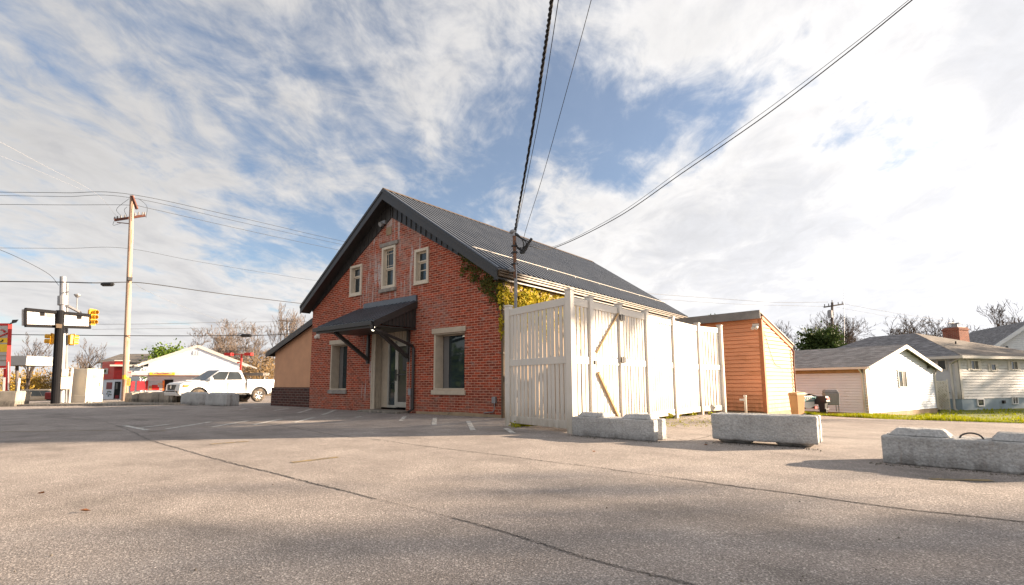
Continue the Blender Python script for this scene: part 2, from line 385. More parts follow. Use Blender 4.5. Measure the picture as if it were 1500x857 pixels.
def wall_holes(mb, poly, holes, org, u, n, depth):
    """flat wall of outline poly (u,z) with rectangular holes (u0,z0,u1,z1), outer face at org, going depth into -n"""
    org, u, n = V(org), V(u), V(n)
    vs = [V((a, b_)) for a, b_ in poly]; es = [(i, (i+1) % len(poly)) for i in range(len(poly))]
    for (a, c, b_, d) in holes:
        k = len(vs); vs += [V((a, c)), V((b_, c)), V((b_, d)), V((a, d))]; es += [(k, k+1), (k+1, k+2), (k+2, k+3), (k+3, k)]
    r = delaunay_2d_cdt(vs, es, [], 1, 1e-5)
    fv, ff = r[0], r[2]
    def w(p, dd): return org+u*p[0]+V((0, 0, p[1]))-n*dd
    flip = u.cross(V((0, 0, 1))).dot(n) < 0
    keep = []
    for f in ff:
        c = sum((fv[i] for i in f), V((0, 0)))/len(f)
        if any(a < c.x < b_ and z0 < c.y < z1 for a, z0, b_, z1 in holes): continue
        keep.append(list(f) if not flip else list(f)[::-1])
    mb.add([w(p, 0) for p in fv], keep)
    mb.add([w(p, depth) for p in fv], [f[::-1] for f in keep])
    for i in range(len(poly)):
        a, b_ = poly[i], poly[(i+1) % len(poly)]
        q = [w(a, 0), w(a, depth), w(b_, depth), w(b_, 0)]; mb.add(q if not flip else q[::-1], [[0, 1, 2, 3]])
    for (a, c, b_, d) in holes:
        rc = [(a, c), (b_, c), (b_, d), (a, d)]
        for i in range(4):
            p, q_ = rc[i], rc[(i+1) % 4]
            q = [w(p, 0), w(q_, 0), w(q_, depth), w(p, depth)]; mb.add(q if not flip else q[::-1], [[0, 1, 2, 3]])
def siding(mb, org, u, n, z0, z1, pitch, ext, lip=.026):
    """lap boards: each board leans out to a lip at its foot; ext(z)->(u0,u1)"""
    org, u, n = V(org), V(u).normalized(), V(n).normalized(); z = z0
    fl = u.cross(V((0, 0, 1))).dot(n) < 0
    def q(a, b_, c, d): mb.add([a, b_, c, d][::-1] if fl else [a, b_, c, d], [[0, 1, 2, 3]])
    while z < z1-.01:
        zt = min(z+pitch, z1); a0, b0 = ext(z); a1, b1 = ext(zt)
        A, B = org+u*a0+V((0, 0, z))+n*lip, org+u*b0+V((0, 0, z))+n*lip
        C, D = org+u*b1+V((0, 0, zt)), org+u*a1+V((0, 0, zt))
        g = V((0, 0, .013)); k = n*(lip+.02)
        C, D = C-g, D-g
        q(A, B, C, D); q(A-k, B-k, B, A); q(D, C, C-n*.022, D-n*.022); q(D-n*.022, C-n*.022, C-n*.022+g*1.4, D-n*.022+g*1.4); z = zt
# ================================================================== SETTING
def grid_sheet(name, xs, ys, off, m_):
    mb = MB(); nx, ny = len(xs), len(ys)
    mb.add([(x, y, hgt(x, y)+off) for x in xs for y in ys], [[i*ny+j, (i+1)*ny+j, (i+1)*ny+j+1, i*ny+j+1] for i in range(nx-1) for j in range(ny-1)])
    return struct(mb.build(name, m_))
xs_in = list(range(-70, 42, 2)); ys_in = list(range(-40, 62, 2))
far = [60, 90, 150, 300, 700, 1500, 3000]
grid_sheet('ground', [-f-30 for f in far[::-1]]+xs_in+far, [-f for f in far[::-1]]+ys_in+[f+20 for f in far], -.012, M['dirt'])
grid_sheet('parking_lot', [x for x in xs_in if x >= -44], [y for y in ys_in if y <= 40], 0., M['asphalt'])
def strip(mb, pix, w, off=.005, wob=0., n=10):
    """a ribbon on the ground along surveyed points"""
    pts = smoothpath([T(*p) for p in pix], n) if len(pix) > 2 else [T(*pix[0]).lerp(T(*pix[1]), k/6) for k in range(7)]
    L = []; 
    for i, p in enumerate(pts):
        d = pts[min(i+1, len(pts)-1)]-pts[max(i-1, 0)]; d.z = 0; d.normalize(); s = V((-d.y, d.x, 0))
        j = s*random.uniform(-wob, wob); ww = w*(random.uniform(.35, 1.2) if wob else 1)
        for sgn in (1, -1):
            q = p+s*ww/2*sgn+j; q.z = hgt(q.x, q.y)+off; L.append(q)
    mb.add(L, [[2*i, 2*i+1, 2*i+3, 2*i+2] for i in range(len(pts)-1)])
mk = MB()
for a, b_ in [((181,623.4),(215,630.3)),((204.5,626.9),(247.7,621.7)),((244,628.6),(310,618)),((310,625.8),(364,616.5)),((370.8,622.7),(412,614)),
              ((430,619.3),(459,612)),((402,601.6),(423,598)),((436.6,605),(457,599)),((473,607.8),(492,600.5)),((587,617),(593,610)),((636,623),(637,612)),((693,630.6),(686,617)),((752,635),(741,627.5)),
              ((372,598.2),(384,596.6)),((352,600),(362,598.4)),((521,611.5),(530,610.2))]:
    strip(mk, [a, b_], .1)
mk = mk.build('road_markings', M['line']); struct(mk)
mk = MB()
for a, b_ in [((308,651),(364,646.6)),((428,677.8),(495.5,669.8)),((219,632.3),(243,631.2)),((1363,702),(1453,704.5)),((0,633),(180,630.5))]:
    strip(mk, [a, b_], .08 if a[0] else .05)
struct(mk.build('faded_road_markings', M['yline']))
mk = MB()
c1 = [(69,604),(110,609),(150,617),(190,631),(215,643),(255,655),(300,668),(350,681),(400,693),(450,706),(500,718),(550,731),(600,743),(660,758),(720,774),(785,794),(850,815),(920,834),(990,850),(1060,872)]
c2 = [(208,600),(270,606),(333,614),(410,624),(500,639),(550,644),(600,651),(665,659),(733,667),(800,676),(867,684),(930,693),(1000,702),(1080,713),(1167,724),(1250,736),(1333,747),(1420,756),(1500,765),(1580,774)]
strip(mk, c1[:11], .012, .004, .016, 24); strip(mk, c1[10:], .0055, .004, .007, 40); strip(mk, c2[:12], .016, .004, .012, 24); strip(mk, c2[11:], .0115, .004, .008, 30)
strip(mk, [(975,640),(1010,645),(1042,638)], .015, .004, .02, 10); strip(mk, [(980,625),(1015,629),(1045,626)], .015, .004, .02, 10)
struct(mk.build('road_cracks', M['crack']))
mk = MB(); strip(mk, c1[13:], .02, .003, .012, 40); strip(mk, c2[12:], .024, .003, .012, 30); strip(mk, c1[3:12], .026, .003, .01, 30)
struct(mk.build('road_seams', M['seam']))
mk = MB()   # pavement with its kerb beyond the shaded lot
fr = [T(-60, 596.5), T(0, 595.5), T(100, 594.5), T(200, 593.8), T(264, 593.2)]
L = []
for p in fr:
    for dz, back in ((0, 0), (.09, .0), (.09, .35), (.09, 5.5), (.0, 5.5)):
        q = p+V((-.55, .83, 0))*back; q.z = hgt(q.x, q.y)+dz+.006; L.append(q)
mk.add(L, [[i*5+k, i*5+k+1, (i+1)*5+k+1, (i+1)*5+k][::-1] for i in range(4) for k in range(4)])
struct(mk.build('pavement', M['walk']))

# lawn and grass by the houses
lawn_edge = [(1150,606.5),(1180,607.5),(1240,611),(1300,614),(1400,617),(1500,620),(1620,624)]
le = [T(*p) for p in lawn_edge]
back = [V((2.5, 17, 0)), V((3.5, 18, 0)), V((6, 22, 0)), V((9, 28, 0)), V((16, 30, 0)), V((22, 30, 0)), V((30, 30, 0))]
mb = MB(); nb = 24
pl = []
for a, b_ in zip(le, back):
    for j in range(nb+1):
        q = a.lerp(b_, (j/nb)**1.3); q.z = hgt(q.x, q.y)+.012; pl.append(q)
mb.add(pl, [[i*(nb+1)+j, (i+1)*(nb+1)+j, (i+1)*(nb+1)+j+1, i*(nb+1)+j+1] for i in range(len(le)-1) for j in range(nb)])
struct(mb.build('lawn', M['lawn']))
mb = MB()
for i in range(24000):
    k = random.random()*(len(le)-1); i0 = int(k); t = k-i0
    a = le[i0].lerp(le[i0+1], t); b_ = back[i0].lerp(back[i0+1], t)
    j = random.random()**2.2
    q = a.lerp(b_, j*.8-.004+random.uniform(-.006, .006)*1); q.z = hgt(q.x, q.y)
    hh = random.uniform(.03, .09)*(1+.6*math.sin(q.x*3.1+math.sin(q.y*2.3))); an = random.uniform(0, 6.28); s = V((math.cos(an), math.sin(an), 0))*random.uniform(.006, .013)*(1+3*j)
    mb.add([q-s, q+s, q+V((random.uniform(-.04, .04), random.uniform(-.04, .04), hh))], [[0, 1, 2]])
stuff(mb.build('grass', M['grass']), 'bright spring grass growing along the edge of the lot', 'grass')
# ------------------------------------------------------------------ light and sky settings
SUN_F, SUN_EL, SUN_E = .10, 15.5, 4.6
SKY_S, CLK, EXPO = .1, 1.85, 2.05
SEED_A, SEED_B, COV0, COV1 = 3.7, 1.9, .435, .60
CL_A, CL_B, SKY_TINT = (1.02, 1.0, .99), (.76, .76, .785), (.42, .43, .45)
SHADE = [('tall leafy tree out of frame shading the near asphalt', 44, -1.2, 15, 4.4, 6000, 41, M['greenleaf']), ('second leafy tree out of frame behind the first one', 52, -6.5, 17, 4.5, 6000, 42, M['greenleaf']), ('leafy tree out of frame shading the bungalow wall', 62, 21.5, 15, 3.2, 2600, 43, M['greenleaf']),
         ('tall high crowned tree out of frame shading the far end of the lot', 40, 10.9, 19, 1.9, 6000, 44, M['greenleaf'], 40, .722)]  # added tree, crown height shaped to darken a lit strip of asphalt
BEHIND = [('dark evergreen across the street behind the camera, nearest the corner', -30, -36, 4.6, 4.5, 'evergreen'), ('dark evergreen across the street behind the camera, in the middle of the row', -38, -33, 4.4, 4.5, 'evergreen'), ('tall dark evergreen across the street behind the camera at the row end', -46, -30, 6, 4.5, 'evergreen'), ('broad dark evergreen across the street straight behind the lot', -20, -40, 5, 5, 'evergreen')]
# ================================================================== BRICK BUILDING
X0, X1, YB, HW = -9.2, 0., 12.37, 3.55          # walls; front at y=0
XR, ZR, ZE, EO, FO = -4.6, 6.98, 3.72, .2, .37  # ridge x, ridge z, eave z, eave overhang, front overhang
SL = (ZR-ZE)/(XR*-1+EO)
bd = thing('brick_building', 'red brick gabled building with a charcoal metal roof, black trim and a hooded front door', 'building', (-4.6, 6, 0))
zr_ = lambda x: ZR-SL*abs(x-XR)-.14              # underside of roof
HOLES = [(-7.87, .66, -6.87, 2.22), (-5.42, .06, -3.72, 2.5), (-2.53, .68, -1.31, 2.26), (-6.74, 3.9, -6.2, 4.8), (-4.97, 3.93, -4.42, 5.15), (-3.36, 3.88, -2.86, 4.8)]
w = MB()
wall_holes(w, [(X0, -.3), (X1, -.3), (X1, zr_(X1)), (XR, zr_(XR)), (X0, zr_(X0))], HOLES, (0, 0, 0), (1, 0, 0), (0, -1, 0), .34)
wall_holes(w, [(X0, -.5), (X1, -.5), (X1, zr_(X1)), (XR, zr_(XR)), (X0, zr_(X0))], [], (0, YB, 0), (1, 0, 0), (0, 1, 0), .3)
w.box((X0, .34, -.5), (X0+.3, YB-.3, zr_(X0)-.01))
w.build('wall', M['brick'], bd)
w = MB(); w.box((-.32, .003, -.5), (.004, YB-.3, zr_(X1)-.012)); w.build('side_wall', M['cream'], bd)['label'] = 'cream painted side wall'
w = MB(); w.prism([(-3.25, -.018, -.3), (.016, -.018, -.3), (.016, -.018, .07), (-1.5, -.018, .10), (-3.25, -.018, .06)], (0, .016, 0)); w.box((.006, -.0, -.3), (.02, 9, .12)); w.build('foundation', M['found'], bd)
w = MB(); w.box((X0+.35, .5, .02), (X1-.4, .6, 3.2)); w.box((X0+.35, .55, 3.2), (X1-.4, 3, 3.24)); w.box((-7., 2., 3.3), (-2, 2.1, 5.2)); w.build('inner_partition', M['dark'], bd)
# roof: two slopes, ribs, ridge cap
w = MB(); up = V((0, 0, .05))
for sg in (1, -1):
    ex = XR+sg*(4.6+EO); a = V((XR, -FO, ZR)); b_ = V((ex, -FO, ZE)); c = V((ex, YB+.15, ZE)); d = V((XR, YB+.15, ZR))
    pl = [a, b_, c, d]
    if sg < 0: pl = pl[::-1]
    w.hexa([p-V((0, 0, .06)) for p in pl], pl)
    y = -FO+.02; dn = (b_-a).normalized(); nn = V((SL*sg, 0, 1)).normalized()
    while y < YB+.14:
        p0 = V((XR, y, ZR))+nn*.012+dn*.06; p1 = V((ex, y, ZE))+nn*.012
        w.bar(p0, p1, .075, .06, nn); y += .2285
w.build('roof', M['roofmetal'], bd)
w = MB(); w.prism([(XR-.16, -FO-.015, ZR-.05), (XR, -FO-.015, ZR+.06), (XR+.16, -FO-.015, ZR-.05)], (0, YB+.16+FO, 0)); w.build('ridge_cap', M['bronze'], bd)
w = MB(); w.tube([(-.8, -.25, ZE+SL*1.0+.08), (-.8, YB+.1, ZE+SL*1.0+.08)], .010, 6)
for k in range(8): w.box((-.82, k*1.65-.1, ZE+SL*1.0-.02), (-.80, k*1.65-.08, ZE+SL*1.0+.07))
w.build('snow_rail', M['white'], bd)
for sg in (1, -1):
    ex = XR+sg*(4.6+EO)
    w = MB(); w.prism([(XR, -FO-.03, ZR-.065), (ex, -FO-.03, ZE-.065), (ex, -FO-.03, ZE-.29), (XR, -FO-.03, ZR-.33)], (0, .028, 0))
    w.prism([(XR, -FO-.05, ZR+.0), (ex, -FO-.05, ZE+.0), (ex, -FO-.05, ZE-.09), (XR, -FO-.05, ZR-.09)], (0, .02, 0))
    w.build('bargeboard', M['black'], bd)
    w = MB(); w.prism([(XR, -FO, ZR-.22), (ex, -FO, ZE-.22), (ex, -FO, ZE-.25), (XR, -FO, ZR-.25)], (0, FO-.003, 0)); w.build('soffit', M['black'], bd)
    # board and batten band hanging on the gable
    ib = XR+sg*4.6
    w = MB(); w.prism([(XR, -.035, ZR-.25), (ib, -.035, zr_(ib)-.1), (ib, -.035, 3.52), (XR, -.035, 6.15)], (0, .03, 0))
    k = 0
    while k < 20:
        x = XR+sg*(.06+k*.23); k += 1
        zt = ZR-.24-SL*abs(x-XR); zb = 6.15-(6.15-3.52)/4.6*abs(x-XR)+.02
        w.box((x-.02, -.06, zb), (x+.02, -.036, zt))
    w.build('gable_batten', M['black'], bd)
w = MB(); w.box((.0, -.3, ZE-.26), (.17, YB+.1, ZE-.08)); w.build('eave_fascia', M['black'], bd)
w = MB()
for z0, z1, xo in ((ZE-.19, ZE-.145, .26), (ZE-.12, ZE-.085, .285), (ZE-.06, ZE-.03, .30)): w.box((.172, -.36, z0), (xo, YB+.15, z1))
w.box((.172, -.355, ZE-.145), (.24, YB+.14, ZE-.03))
w.build('gutter', M['bronze'], bd)
w = MB(); w.tube([(.05, .02, ZE-.2), (.06, -.0, ZE-.32), (.06, -.02, .0)], .045, 8)
for z in (.5, 1.6, 2.7): w.box((.0, -.075, z), (.12, .03, z+.03))
w.build('downspout', M['bronze'], bd)
# windows ------------------------------------------------------------------
def low_window(x0, z0, x1, z1, lint, sill, kind):
    f = MB()                                    # cream frame set in the reveal
    d = .3
    for a in ((x0, d, z0), (x1-.05, d, z0)): f.box(a, (a[0]+.05, d+.04, z1))
    f.box((x0+.05, d, z0), (x1-.05, d+.04, z0+.05)); f.box((x0+.05, d, z1-.05), (x1-.05, d+.04, z1))
    f.box((x0+.001, -.012, z0+.0), (x0+.07, .299, z1)); f.box((x0+.07, -.004, z1-.03), (x1, .299, z1-.001)); f.box((x0+.07, -.004, z0+.001), (x1, .299, z0+.045))
    fr = f.build('window', M['stone'], bd, .006)
    g = MB(); g.box((x0+.05, d+.012, z0+.05), (x1-.05, d+.02, z1-.05)); g.build('pane', M['glass'], fr)
    if kind: g = MB(); g.box((x0+.08, d+.0, z0+.05), (x0+.3, d+.008, z1-.05)); g.build('blind', M['blind'], fr)
    else: g = MB(); g.box((x0+.08, d+.0, z0+.05), (x0+.30, d+.008, z1-.05)); g.build('blind', M['blind'], fr)
    g = MB(); g.box((x0-.06, -.05, z1+.002), (x1+.06, -.003, z1+.15)); g.build('lintel', M['stone'], fr, .01)
    g = MB(); g.box((x0-.05, -.06, z0-.13), (x1+.06, -.003, z0-.003)); g.box((x0+.0, -.003, z0-.13), (x1, .25, z0-.002)); g.build('sill', M['greystone'] if not kind else M['stone'], fr, .012)
low_window(-7.87, .66, -6.87, 2.22, 0, 0, False)
low_window(-2.53, .68, -1.31, 2.26, 0, 0, True)
def up_window(x0, z0, x1, z1, kind):
    f = MB(); t = .085
    for a in (x0-.07, x1-t+.07): f.box((a, -.045, z0-.07), (a+t, .1, z1+.07))
    f.box((x0-.07+t, -.045, z1-.015), (x1+.07-t, .1, z1+.07)); f.box((x0-.07+t, -.045, z0-.07), (x1+.07-t, .1, z0+.02))
    if kind != 'mid': f.box((x0-.09, -.06, z0-.1), (x1+.09, .05, z0-.071))
    fr = f.build('window', M['whitewood'], bd, .006)
    zm = {'left': z0+(z1-z0)*.64, 'mid': z0+(z1-z0)*.47, 'right': z0+(z1-z0)*.66}[kind]
    s_ = MB(); a, b_ = x0+.016, x1-.016
    for (q0, q1, y) in ((z0+.02, zm, .1), (zm, z1-.016, .07)):
        s_.box((a, y, q0), (a+.04, y+.035, q1)); s_.box((b_-.04, y, q0), (b_, y+.035, q1)); s_.box((a+.04, y, q0), (b_-.04, y+.035, q0+.045)); s_.box((a+.04, y, q1-.04), (b_-.04, y+.035, q1))
    if kind == 'mid':
        for z in (zm+.1, z1-.15): s_.box((a+.04, .08, z), (b_-.04, .1, z+.02))
        for x in (a+.1, b_-.12): s_.box((x, .082, zm+.04), (x+.018, .099, z1-.05))
    if kind == 'right': s_.box((a+.04, .11, z0+.34), (b_-.04, .13, z0+.37))
    s_.build('sash', M['whitewood'], fr)
    g = MB(); g.box((a+.04, .115, z0+.06), (b_-.04, .121, zm)); g.box((a+.04, .085, zm+.045), (b_-.04, .091, z1-.05)); g.build('pane', M['glass'], fr)
    g = MB(); g.box((a+.04, .16, z0+.05), (a+.26 if kind == 'left' else b_-.1, .17, z1-.05)); g.build('shade', M['curtain'] if kind != 'right' else M['blind'], fr)
    if kind == 'mid':
        g = MB(); g.box((x0-.16, -.07, z1+.075), (x1+.2, -.002, z1+.2)); g.build('lintel', M['greystone'], fr, .015)
        g = MB(); g.box((x0-.14, -.09, z0-.19), (x1+.14, -.002, z0-.075)); g.build('sill', M['greystone'], fr, .015)
up_window(-6.74, 3.9, -6.2, 4.8, 'left'); up_window(-4.97, 3.93, -4.42, 5.15, 'mid'); up_window(-3.36, 3.88, -2.86, 4.8, 'right')
# doorway: a recess lined with cream boards
w = MB()
for k in range(3): w.box((-5.418, .004+k*.118, .07), (-5.39, .114+k*.118, 2.49))
w.box((-5.39, -.02, .07), (-5.28, .02, 2.49)); w.box((-5.46, -.03, .0), (-5.392, -.003, 2.5))
w.box((-5.28, .26, 2.2), (-3.74, .3, 2.49))
for k in range(12): w.box((-5.27+k*.128, .235, 2.2), (-5.17+k*.128, .259, 2.49))
w.box((-3.76, .02, .07), (-3.722, .34, 2.49)); w.build('door_surround', M['stone'], bd, .004)
w = MB(); w.box((-5.35, .3, .12), (-5.0, .34, 2.2)); w.build('jamb_panel', M['stone'], bd)
w = MB(); w.box((-5.0, .27, .12), (-4.93, .335, 2.2)); w.box((-4.62, .27, .12), (-4.55, .335, 2.2)); w.box((-3.83, .27, .12), (-3.765, .335, 2.2)); w.box((-4.93, .27, 2.12), (-3.83, .33, 2.2)); w.box((-4.93, .27, .12), (-4.62, .33, .2)); dfr = w.build('door_frame', M['alu'], bd)
w = MB(); w.box((-4.93, .30, .2), (-4.62, .308, 2.12)); w.build('sidelight', M['glass'], dfr)
w = MB(); w.box((-4.545, .262, .14), (-4.47, .3, 2.115)); w.box((-3.905, .262, .14), (-3.835, .3, 2.115)); w.box((-4.47, .262, 2.02), (-3.905, .3, 2.115)); w.box((-4.47, .262, .14), (-3.905, .3, .3)); dl = w.build('door', M['alu'], bd, .004)
w = MB(); w.box((-4.47, .28, .3), (-3.905, .287, 2.02)); w.build('pane', M['doorglass'], dl)
w = MB(); w.box((-4.47, .22, 1.12), (-3.9, .25, 1.16)); w.box((-4.53, .2, .95), (-4.49, .23, 1.3)); w.build('handle', M['black'], dl)
w = MB(); w.box((-4.3, .272, 1.66), (-4.08, .278, 1.74)); w.build('door_notice', M['black'], dl)
w = MB(); w.box((-3.99, .06, 1.25), (-3.78, .2, 1.75)); w.box((-3.97, .045, 1.3), (-3.8, .06, 1.45)); w.build('letterbox', M['black'], bd, .01)
w = MB(); w.prism([(-6.0, -.55, -.02), (-3.4, -.55, -.02), (-3.4, .26, -.02), (-6.0, .26, -.02)], (0, 0, .01)); w.box((-5.55, -.42, -.02), (-3.62, .26, .062)); w.build('doorstep', M['concrete_tan'], bd, .015)
# hood over the door
AX0, AX1, AD, AZ0, AZ1 = -6.22, -3.3, 1.5, 2.60, 3.32
w = MB()
pl = [(AX0, -AD, AZ0), (AX1, -AD, AZ0), (AX1, -.02, AZ1), (AX0, -.02, AZ1)]
w.hexa([V(p)-V((0, 0, .05)) for p in pl], pl)
x = AX0+.04
while x < AX1: w.bar((x, -AD, AZ0+.014), (x, -.03, AZ1+.014), .05, .03, (0, 0, 1)); x += .2
hood = w.build('door_hood', M['roofmetal'], bd)
w = MB(); w.box((AX0+.3, -.07, AZ1-.02), (AX1+.02, -.004, AZ1+.16)); w.build('flashing', M['roofmetal'], hood)
w = MB(); w.prism([(AX1+.004, -AD-.02, AZ0-.02), (AX1+.004, -.01, AZ1-.02), (AX1+.004, -.01, AZ1-.22), (AX1+.004, -AD-.02, AZ0-.2)], (.03, 0, 0)); w.build('rake_board', M['black'], hood)
w = MB(); w.prism([(AX0-.03, -AD-.02, AZ0-.02), (AX0-.03, -.01, AZ1-.02), (AX0-.03, -.01, AZ1-.22), (AX0-.03, -AD-.02, AZ0-.2)], (.026, 0, 0)); w.build('rake_board', M['black'], hood)
w = MB(); w.prism([(AX1-.06, -1.2, 2.5), (AX1-.06, -.01, 2.5), (AX1-.06, -.01, AZ1-.12), (AX1-.06, -1.2, AZ0+.05)], (.03, 0, 0))
for k in range(9): w.box((AX1-.029, -1.12+k*.125, 2.5), (AX1-.008, -1.09+k*.125, 2.68+k*.06))
w.build('side_batten', M['black'], hood)
w = MB(); w.box((AX0, -AD-.02, AZ0-.2), (AX1, -AD+.02, AZ0-.055)); w.box((AX0, -AD+.02, AZ0-.16), (AX1, -.01, AZ0-.13)); w.box((AX0, -AD-.08, AZ0-.09), (AX1-.05, -AD-.021, AZ0-.02)); w.build('fascia', M['black'], hood)
w = MB(); w.box((AX0-.1, -AD-.1, AZ0-.14), (AX1+.0, -AD-.082, AZ0-.03)); w.box((AX0-.1, -AD-.081, AZ0-.14), (AX1, -AD-.022, AZ0-.1)); w.build('hood_gutter', M['black'], hood)
for xa in (-5.62, -3.62):
    w = MB(); w.bar((xa, -1.25, 2.43), (xa, -.03, 1.62), .09, .12, (1, 0, 0)); w.bar((xa, -.045, 1.5), (xa, -.045, 2.43), .09, .08, (0, 1, 0)); w.build('bracket', M['black'], hood)
w = MB(); w.tube([(AX1-.04, -AD-.06, 2.48), (AX1-.04, -AD-.05, 2.38), (AX1-.0, -1.3, 2.3), (-3.36, -.12, 1.97), (-3.36, -.06, 1.9), (-3.36, -.06, .12), (-3.36, -.2, .05)], .045, 8); w.build('hood_downspout', M['black'], hood)
w = MB(); w.tube([(AX1-.1, -AD+.05, 2.44), (AX1-.1, -AD+.05, 2.36)], .04, 10); w.ball((AX1-.1, -AD+.05, 2.35), .045); w.build('hood_lamp', M['lampglow'], hood)
# little fittings on the facade
w = MB(); w.box((-5.07, -.1, 5.98), (-4.85, -.003, 6.1)); w.tube([(-4.96, -.07, 6.0), (-4.96, -.2, 5.95)], [.05, .08], 8); w.build('flood_lamp', M['steel'], bd)
w = MB(); w.box((-4.86, -.02, 5.6), (-4.6, -.003, 5.86)); w.build('blocked_vent', M['found'], bd)
w = MB(); w.ball((-8.72, -.1, 2.55), .07); w.box((-8.8, -.06, 2.5), (-8.64, -.003, 2.66)); w.build('security_camera', M['white'], bd)
w = MB(); w.box((-3.58, -.06, .52), (-3.46, -.003, .72)); w.tube([(-3.5, -.03, .52), (-3.5, -.03, .08)], .012, 6); w.tube([(-3.56, -.03, .72), (-3.56, -.03, 2.1)], .008, 6); w.build('outlet_box', M['steel'], bd, .005)
w = MB(); w.box((-.27, -.08, .36), (-.15, -.003, .52)); w.tube([(-.2, -.05, .36), (-.2, -.05, .2), (-.24, -.05, .14), (-.55, -.05, .11)], .014, 6); w.build('meter_box', M['steel'], bd, .006)
# lean-to wing
w = MB(); w.prism([(-12.55, .3, -.3), (X0, .3, -.3), (X0, .3, 3.25), (-12.55, .3, 2.18)], (0, 7, 0)); wg = w.build('wing_wall', M['stucco'], bd); wg['label'] = 'tan stucco lean-to wing'
w = MB(); w.box((-12.62, .24, -.3), (X0-.002, .298, .74)); w.box((-12.62, .299, -.3), (-12.552, 7.3, .74)); w.build('wing_base', M['brick_dark'], wg)
w = MB(); w.hexa([(-12.95, .12, 2.13), (X0, .12, 3.33), (X0, 7.5, 3.33), (-12.95, 7.5, 2.13)], [(-12.95, .12, 2.2), (X0, .12, 3.4), (X0, 7.5, 3.4), (-12.95, 7.5, 2.2)]); w.prism([(-12.95, .1, 2.19), (X0, .1, 3.39), (X0, .1, 3.15), (-12.95, .1, 1.97)], (0, .018, 0)); w.box((-13.02, .1, 2.02), (-12.96, 7.4, 2.14)); w.build('wing_roof', M['black'], wg)

# service mast with its drip loop
sm = thing('service_mast', 'rusty service mast with a weatherhead rising past the gutter corner', 'service mast', (.42, .05, 0))
w = MB(); w.tube([(.42, .05, 0), (.42, .05, 3.5)], .03, 8); w.build('lower_conduit', M['steel'], sm)
w = MB(); w.tube([(.42, .05, 3.5), (.40, .05, 4.62)], .045, 10); w.build('mast_pipe', M['rust'], sm)
w = MB(); w.tube([(.47, .05, 3.6), (.46, .03, 3.9), (.49, .03, 3.3), (.46, .04, 2.6)], .014, 6); w.build('ground_wire', M['steel'], sm)
for z in (3.85, 4.15, 4.32): w = MB(); w.tube([(.405, .05, z), (.405, .05, z+.04)], .062, 10); w.box((.33, .0, z), (.47, .1, z+.03)); w.build('strap', M['plastic'], sm)
w = MB(); w.tube([(.40, .05, 4.6), (.4, .05, 4.7)], [.06, .05], 10); w.ball((.36, .03, 4.72), (.09, .07, .06)); w.build('weatherhead', M['steel'], sm)
w = MB(); w.box((.3, -.04, 3.66), (.44, .06, 3.74)); w.ball((.27, .02, 3.74), (.08, .06, .045)); w.build('roof_bracket', M['steel'], sm)
for k, (dx, dz) in enumerate(((.17, -.46), (.22, -.4), (.26, -.5))):
    w = MB(); w.tube(smoothpath([(.41, .02, 4.66), (.41+dx*.6, .06, 4.63-.05*k), (.41+dx*1.5, .1, 4.38), (.41+dx*1.2, .08, 4.66+dz), (.41+dx*.4, .05, 4.3), (.42, .03, 4.5)], 8), .014, 6); w.build('drip_loop', M['cable'], sm)
w = MB(); w.bar((.66, .1, 4.2), (.88, .16, 4.48), .05, .05); w.box((.56, .06, 4.12), (.68, .14, 4.18)); w.build('cable_clamp', M['cable'], sm)

# ivy
def leaves(mb, pts, n, size, spread, flat=None):
    for _ in range(n):
        p, r = random.choice(pts); q = V(p)+V([random.gauss(0, 1)*r*s for s in spread])
        d = V((random.gauss(0, 1), random.gauss(0, 1), random.gauss(0, 1)))
        if flat: d = V(flat)*1.3+d*.6
        d.normalize(); u = d.orthogonal().normalized(); v = d.cross(u)
        a = random.uniform(0, 6.28); u, v = u*math.cos(a)+v*math.sin(a), v*math.cos(a)-u*math.sin(a); s = size*random.uniform(.6, 1.3)
        mb.add([q-u*s*.9, q-v*s*.55+u*s*.1, q+u*s, q+v*s*.55+u*s*.1], [[0, 1, 2, 3]])
iv = thing('ivy_vine', 'dark ivy climbing across the brick gable under the black bargeboard', 'ivy', (-.6, -.03, 3))
w = MB(); A = lambda x, y: YP(x, y, -.07)
pl = [(A(*p), r) for p, r in (((676, 372), .1), ((683, 380), .12), ((692, 385), .12), ((690, 395), .12), ((677, 398), .1), ((697, 402), .12), ((694, 409), .08), ((704, 390), .1), ((712, 400), .12), ((722, 406), .14), ((718, 398), .12), ((730, 412), .12), ((706, 417), .1), ((712, 424), .1), ((722, 420), .1), ((721, 431), .12), ((728, 436), .1), ((732, 424), .08), ((733, 445), .05), ((716, 412), .07))]
leaves(w, pl, 1000, .042, (.85, .12, .85), (0, -1, 0)); w.build('foliage', M['ivydark'], iv)
w = MB()
for ch in (((668, 366), (684, 380), (694, 396), (708, 418), (722, 432), (733, 470)), ((680, 374), (704, 390), (722, 406), (733, 420))): w.tube(smoothpath([YP(x, y, -.02) for x, y in ch], 6), .008, 5)
w.build('stem', M['bark'], iv)
iv = thing('ivy_vine', 'sunlit yellow green ivy hanging on the cream side wall above the white fence', 'ivy', (.05, 1.5, 2.8))
w = MB(); pl = []
for k in range(60):
    y = random.uniform(.1, 4.6)*random.uniform(.5, 1); pl.append((V((.06, y, 3.42-abs(random.gauss(0, .38))-.1)), .13))
for k in range(22): pl.append((V((.06, random.uniform(-.04, .12), random.uniform(1.9, 3.4))), .07))
for k in range(20): pl.append((V((.05, random.uniform(.3, 1.9), random.uniform(2.2, 3.1))), .12))
for k in range(8): pl.append((V((.07, random.uniform(5, 9), random.uniform(3.1, 3.45))), .1))
leaves(w, pl, 3600, .062, (.35, 1, 1), (1, 0, 0)); w.build('foliage', M['ivy'], iv)
w = MB()
